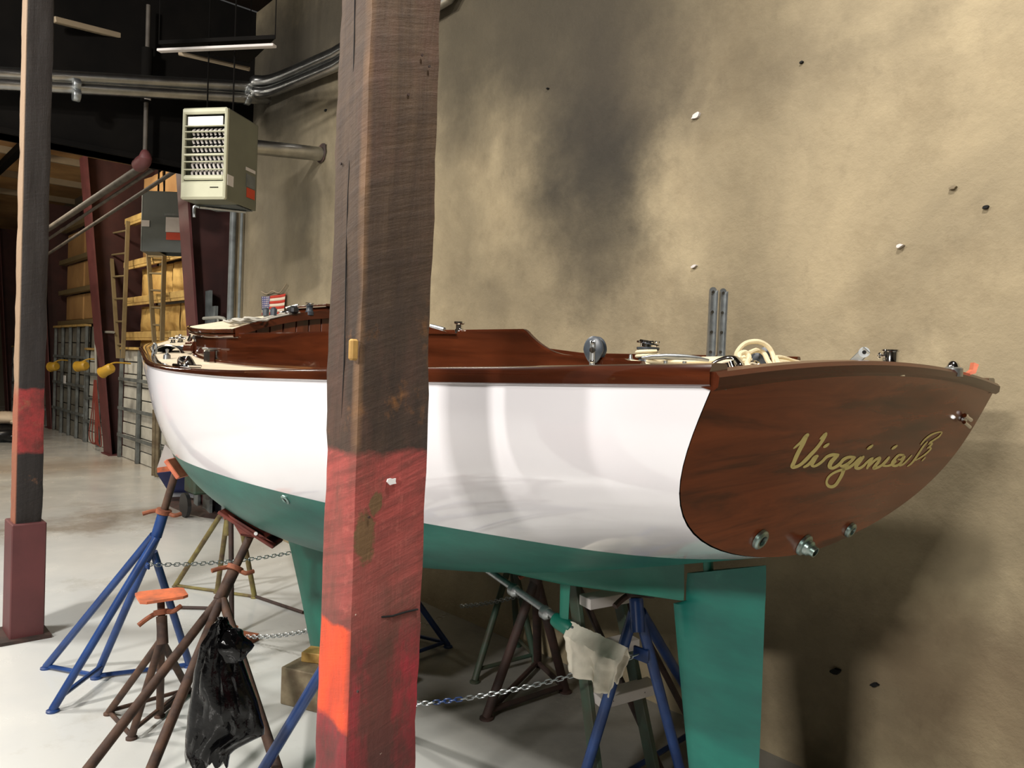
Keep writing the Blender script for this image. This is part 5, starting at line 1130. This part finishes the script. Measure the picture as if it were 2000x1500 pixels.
# ================================================================== step ladder beyond the shaft
t = thing('step_ladder', fl(1180, 1440), 'green step ladder with pale aluminium treads standing under the stern by the wall', 'ladder')
yl = None
def lp(px, py, d): return at(px, py, d=d)
tl, bl = lp(1118, 1120, 3.15), lp(1182, 1452, 2.98); 
rr_ = (at(1275, 1338, d=2.98+.12)-at(1166, 1368, d=3.0)); rr_.z = 0
bl.z = .0; 
d = (tl-bl).normalized(); dep = d.cross(rr_.normalized()).normalized()
for off in (Vector((0, 0, 0)), rr_*1.06):
    b = MB(); A = bl+off; B = tl+off*.72+ (Vector((0, 0, 0)));  dd = (B-A).normalized(); s_ = rr_.normalized(); q_ = dd.cross(s_).normalized(); s_ = q_.cross(dd)
    b.box((A+B)/2, (.022, .075, (B-A).length), rotm([s_, q_, dd]), bev=.003); part('rail', b, 'green_tube', t)
for (px, py, qx, qy) in ((1142, 1176, 1232, 1160), (1150, 1272, 1238, 1252), (1166, 1368, 1276, 1338)):
    A = at(px, py, d=3.02); B = at(qx, qy, d=3.12); L = (B-A).length; u = (B-A).normalized(); q_ = u.cross(Vector((0, 0, 1))).normalized()
    b = MB(); b.box((A+B)/2, (L, .08, .042), rotm([u, q_, u.cross(q_)*-1]), bev=.002); o = part('tread', b, 'label', t)
    for k in (.25, .8): b = MB(); b.lathe(mid(A, B, k)-vd*.042, [(.005, 0), (0, .001)], 8, vd*-1); part('rivet', b, 'dark', o)
for off in (Vector((0, 0, 0)), rr_):
    b = MB(); A = bl+off+Vector((.0, .42, 0)); 
    A.y = min(A.y, 3.22); b.tube([A, tl+off*.72], .014, 8); part('back_leg', b, 'rust_dark', t)

# ================================================================== chains
def link_mesh(L, r, m):
    b = MB(); pts = []
    for k in range(14):
        a = 2*math.pi*k/14; x = L*.3*math.cos(a); pts.append(Vector((x+math.copysign(L*.2, math.cos(a)), L*.3*math.sin(a), 0)))
    b.tube(pts, r, 6, close=True); me = mesh_of('chain_link', b, m, Vector((0, 0, 0))); return me
def chain(A, B, sag, L, label, m='steel', blue=None):
    t = thing('chain', A, label, 'chain'); pitch = L*.74; n = int((B-A).length/pitch)+1; me = link_mesh(L, L*.085, m); me2 = link_mesh(L, L*.085, 'blue') if blue else me
    def P(u): p = mid(A, B, u); p.z -= 4*sag*u*(1-u); return p
    for i in range(n):
        u = (i+.5)/n; p = P(u); d = (P(min(1, u+.01))-P(max(0, u-.01))).normalized(); s = d.cross(Vector((0, 0, 1))).normalized(); q = s.cross(d)
        if i % 2: s, q = (s+q*.25).normalized(), None
        else: s, q = (q+s*.25).normalized(), None
        s = (s-d*s.dot(d)).normalized(); q = d.cross(s)
        o = bpy.data.objects.new('chain_link', me2 if blue and blue[0] < u < blue[1] else me); col_link(o); o.parent = t
        M4 = rotm([d, s, q]).to_4x4(); M4.translation = p-A; o.matrix_basis = M4
chain(at(288, 1103, d=3.95), at(566, 1080, d=4.55), .02, .032, 'chain running from the bow stand to the keel, upper one', 'steel')
chain(at(470, 1243, d=4.7), at(606, 1231, d=4.4), .015, .038, 'low chain from the dark prop to the foot of the keel', 'steel')
chain(at(805, 1376, d=2.95), at(1246, 1278, d=2.86), .03, .03, 'pale chain with blue links passing behind the rag to the blue stand', 'steel', (.1, .22))
chain(at(900, 1184, d=4.6), at(1015, 1163, d=4.2), .01, .034, 'dark chain near the wall behind the rusty stand', 'steel')

# ================================================================== black bag
SIL = [(1212, 424, 440), (1222, 412, 452), (1240, 404, 466), (1258, 392, 467), (1280, 388, 472), (1310, 380, 482), (1340, 376, 492), (1370, 372, 503), (1400, 367, 511), (1420, 366, 517), (1434, 362, 516), (1442, 362, 498), (1452, 361, 478), (1462, 361, 460), (1472, 360, 450), (1482, 361, 448), (1493, 363, 446)]
def sil(py):
    for a, c in zip(SIL, SIL[1:]):
        if a[0] <= py <= c[0]:
            k = (py-a[0])/(c[0]-a[0]); return a[1]+(c[1]-a[1])*k, a[2]+(c[2]-a[2])*k
    return SIL[-1][1:]
rows = []; NR = 64; NC = 64
for i in range(NR+1):
    py = 1212+(1494-1212)*i/NR; l, r = sil(py); ring = []
    v = i/NR
    for k in range(NC):
        a = 2*math.pi*k/NC; u = .5-.5*math.cos(a); px = l+(r-l)*u
        thick = (.012+.055*min(1, v*1.6))*math.sin(a)
        p = at(px, py, d=2.72+.04*v-thick*.8)
        nz = noise.noise(Vector((u*5+v*2, v*3.5, math.sin(a)*.8)))+.5*noise.noise(Vector((u*9+3, v*5, 2)))
        fold = abs(math.sin(u*11+1.5*math.sin(v*3)+nz*1.6))
        p = p-vd*(.016*nz+.018*fold*(1-.75*v**6)*(1 if math.sin(a) > 0 else .3))*min(1, v*3+.2)*abs(math.sin(a))**.5 
        p.z += .008*noise.noise(Vector((u*8, v*3, 9)))+(.012*math.sin(u*23)+.006*math.sin(u*51) if i >= NR-1 else 0)
        ring.append(p)
    rows.append(ring)
b = MB(); b.grid(rows, closeu=True); b.add(rows[0], [tuple(range(NC))]); b.add(rows[-1], [tuple(range(NC))])
# crumpled knot at the top
bg = thing('bin_liner', at(430, 1215, d=2.83), 'black plastic bin liner hanging from the rusty stand', 'bag')
part('sack', b, 'bag', bg)
b = MB(); rows = []
for i in range(15):
    a = math.pi*i/14; ring = []
    for k in range(20):
        c = 2*math.pi*k/20; rr = .05*math.sin(a)*(1+.5*noise.noise(Vector((math.cos(c)*2, math.sin(c)*2, i*.35)))); ring.append(at(456, 1262, d=2.7)+vr*rr*math.cos(c)+vd*rr*math.sin(c)*.6+Vector((0, 0, .065*math.cos(a))))
    rows.append(ring)
b.grid(rows, closeu=True); part('gathered_top', b, 'bag', bg)
b = MB(); rows = []
for i in range(13):
    v = i/12; rows.append([at(425-10*v+22*u+3*math.sin(v*9+u*5), 1205+50*v, d=2.72-.02*math.sin(u*3.1)-.012*math.sin(u*14+v*6)) for u in [k/12 for k in range(13)]])
b.grid(rows); part('handle_loop', b, 'bag', bg, solid=.004)

# ================================================================== clutter on the floor behind the bow
c = at(318, 905, z=.35)
t = thing('sloped_box', fl(330, 985), 'sloped box with orange, white and blue faces on the floor behind the bow', 'box')
q = lambda px, py, d: at(px, py, d=d)
b = MB(); b.prism([q(322, 868, 9.1), q(335, 880, 9.1), q(346, 912, 9.1), q(306, 916, 9.1)], vd*.05); part('lid', b, 'label', t)
b = MB(); b.prism([q(306, 914, 9.05), q(346, 908, 9.05), q(350, 922, 9.05), q(308, 926, 9.05)], vd*.04); part('front_board', b, 'orange', t)
g1, g2, g3, g4 = q(306, 924, 9.0), q(362, 918, 9.0), fl(398, 962), fl(330, 962)
b = MB(); b.prism([g1, g2, g3, g4], vd*.15); part('bin', b, 'flagblue', t)
b = MB(); b.prism([Vector((g4.x, g4.y, 0)), Vector((g3.x, g3.y, 0)), Vector((g3.x, g3.y, 0))+vd*.2, Vector((g4.x, g4.y, 0))+vd*.2], (0, 0, .03)); part('base', b, 'black', t)
for k, (x0, x1, y1, m_, lab) in enumerate([(300, 302, 830, 'rawwood', 'thin pale lath leaning on the liner panel behind the bow'), (307, 309, 838, 'rawwood', 'grey stake leaning beside the pale lath behind the bow')]):
    a = at(x0, 925-k*4, y=3.5); a.z = .02; c = at(x1, y1-30, y=3.45); b = MB(); b.tube([a, c], .03, 4); solo('stake', b, m_, a, lab, 'stake')
c = fl(410, 985); b = MB(); b.box((c.x, c.y, .07), (.35, .2, .14), Matrix.Rotation(.3, 3, 'Z'), bev=.01); solo('wood_block', b, 'rust_dark', (c.x, c.y, 0), 'dark block on the stained floor right of the sloped box', 'block')
# debris lumps in the dirty strip
tb = thing('sawdust_heap', fl(384, 990), 'low brown heap of sweepings on the floor behind the bow', 'debris')
b = MB(); rows = []
c = fl(384, 990)
for i in range(21):
    rows.append([c+Vector(((i/20-.5)*1.6, (j/12-.5)*.5, .045*max(0, 1-((i/20-.5)*2)**2-((j/12-.5)*2)**2)*(1+noise.noise(Vector((i*.6, j*.6, 1))))-.003)) for j in range(13)])
b.grid(rows); part('heap', b, 'rust_dark', tb)
# far left things
c = at(6, 822, z=0); c = fl(4, 862)
t = thing('cloth_bundle', c, 'white cloth bundle on dark sacks at the left edge of the picture', 'bundle')
for dx, dz_, r, m_ in ((0, .16, .3, 'black'), (.25, .12, .22, 'black'), (.05, .45, .2, 'flagwhite'), (.3, .38, .12, 'flagwhite')):
    b = MB(); rows = []
    for i in range(13):
        a = math.pi*i/12; rows.append([c+vr*dx+Vector((0, 0, max(-dz_, 0)+dz_))+Vector((r*1.3*math.sin(a)*math.cos(k*.4189), r*1.3*math.sin(a)*math.sin(k*.4189), r*.55*math.cos(a)))*(1+.12*noise.noise(Vector((i*.5, k*.5, r*9)))) for k in range(15)])
    b.grid(rows, closeu=True); part('cloth' if m_ == 'flagwhite' else 'sack', b, m_, t)

GR = dict(boat_stand='boat stands and props around the hull', timber_post='painted timber posts', steel_column='maroon steel columns', chain='chains between the boat stands', ladder='ladders at the far wall', wood_block='loose wood blocks on the floor', work_lamp='yellow work lamps on the columns', silver_conduit='silver conduits', roof_pipe='pipes under the tan roof', unit_heater='hanging box heaters', wall_hole='holes in the plaster wall', plaster_chip='chips in the plaster wall', lumber_board='boards in the dark corner', liner_wall_panel='framed liner panels', insulated_wall_bay='insulated wall bays')
for o in list(sc.objects):
    k = o.name.split('.')[0]
    if o.parent is None and k in GR and o.get('label'): o['group'] = GR[k]
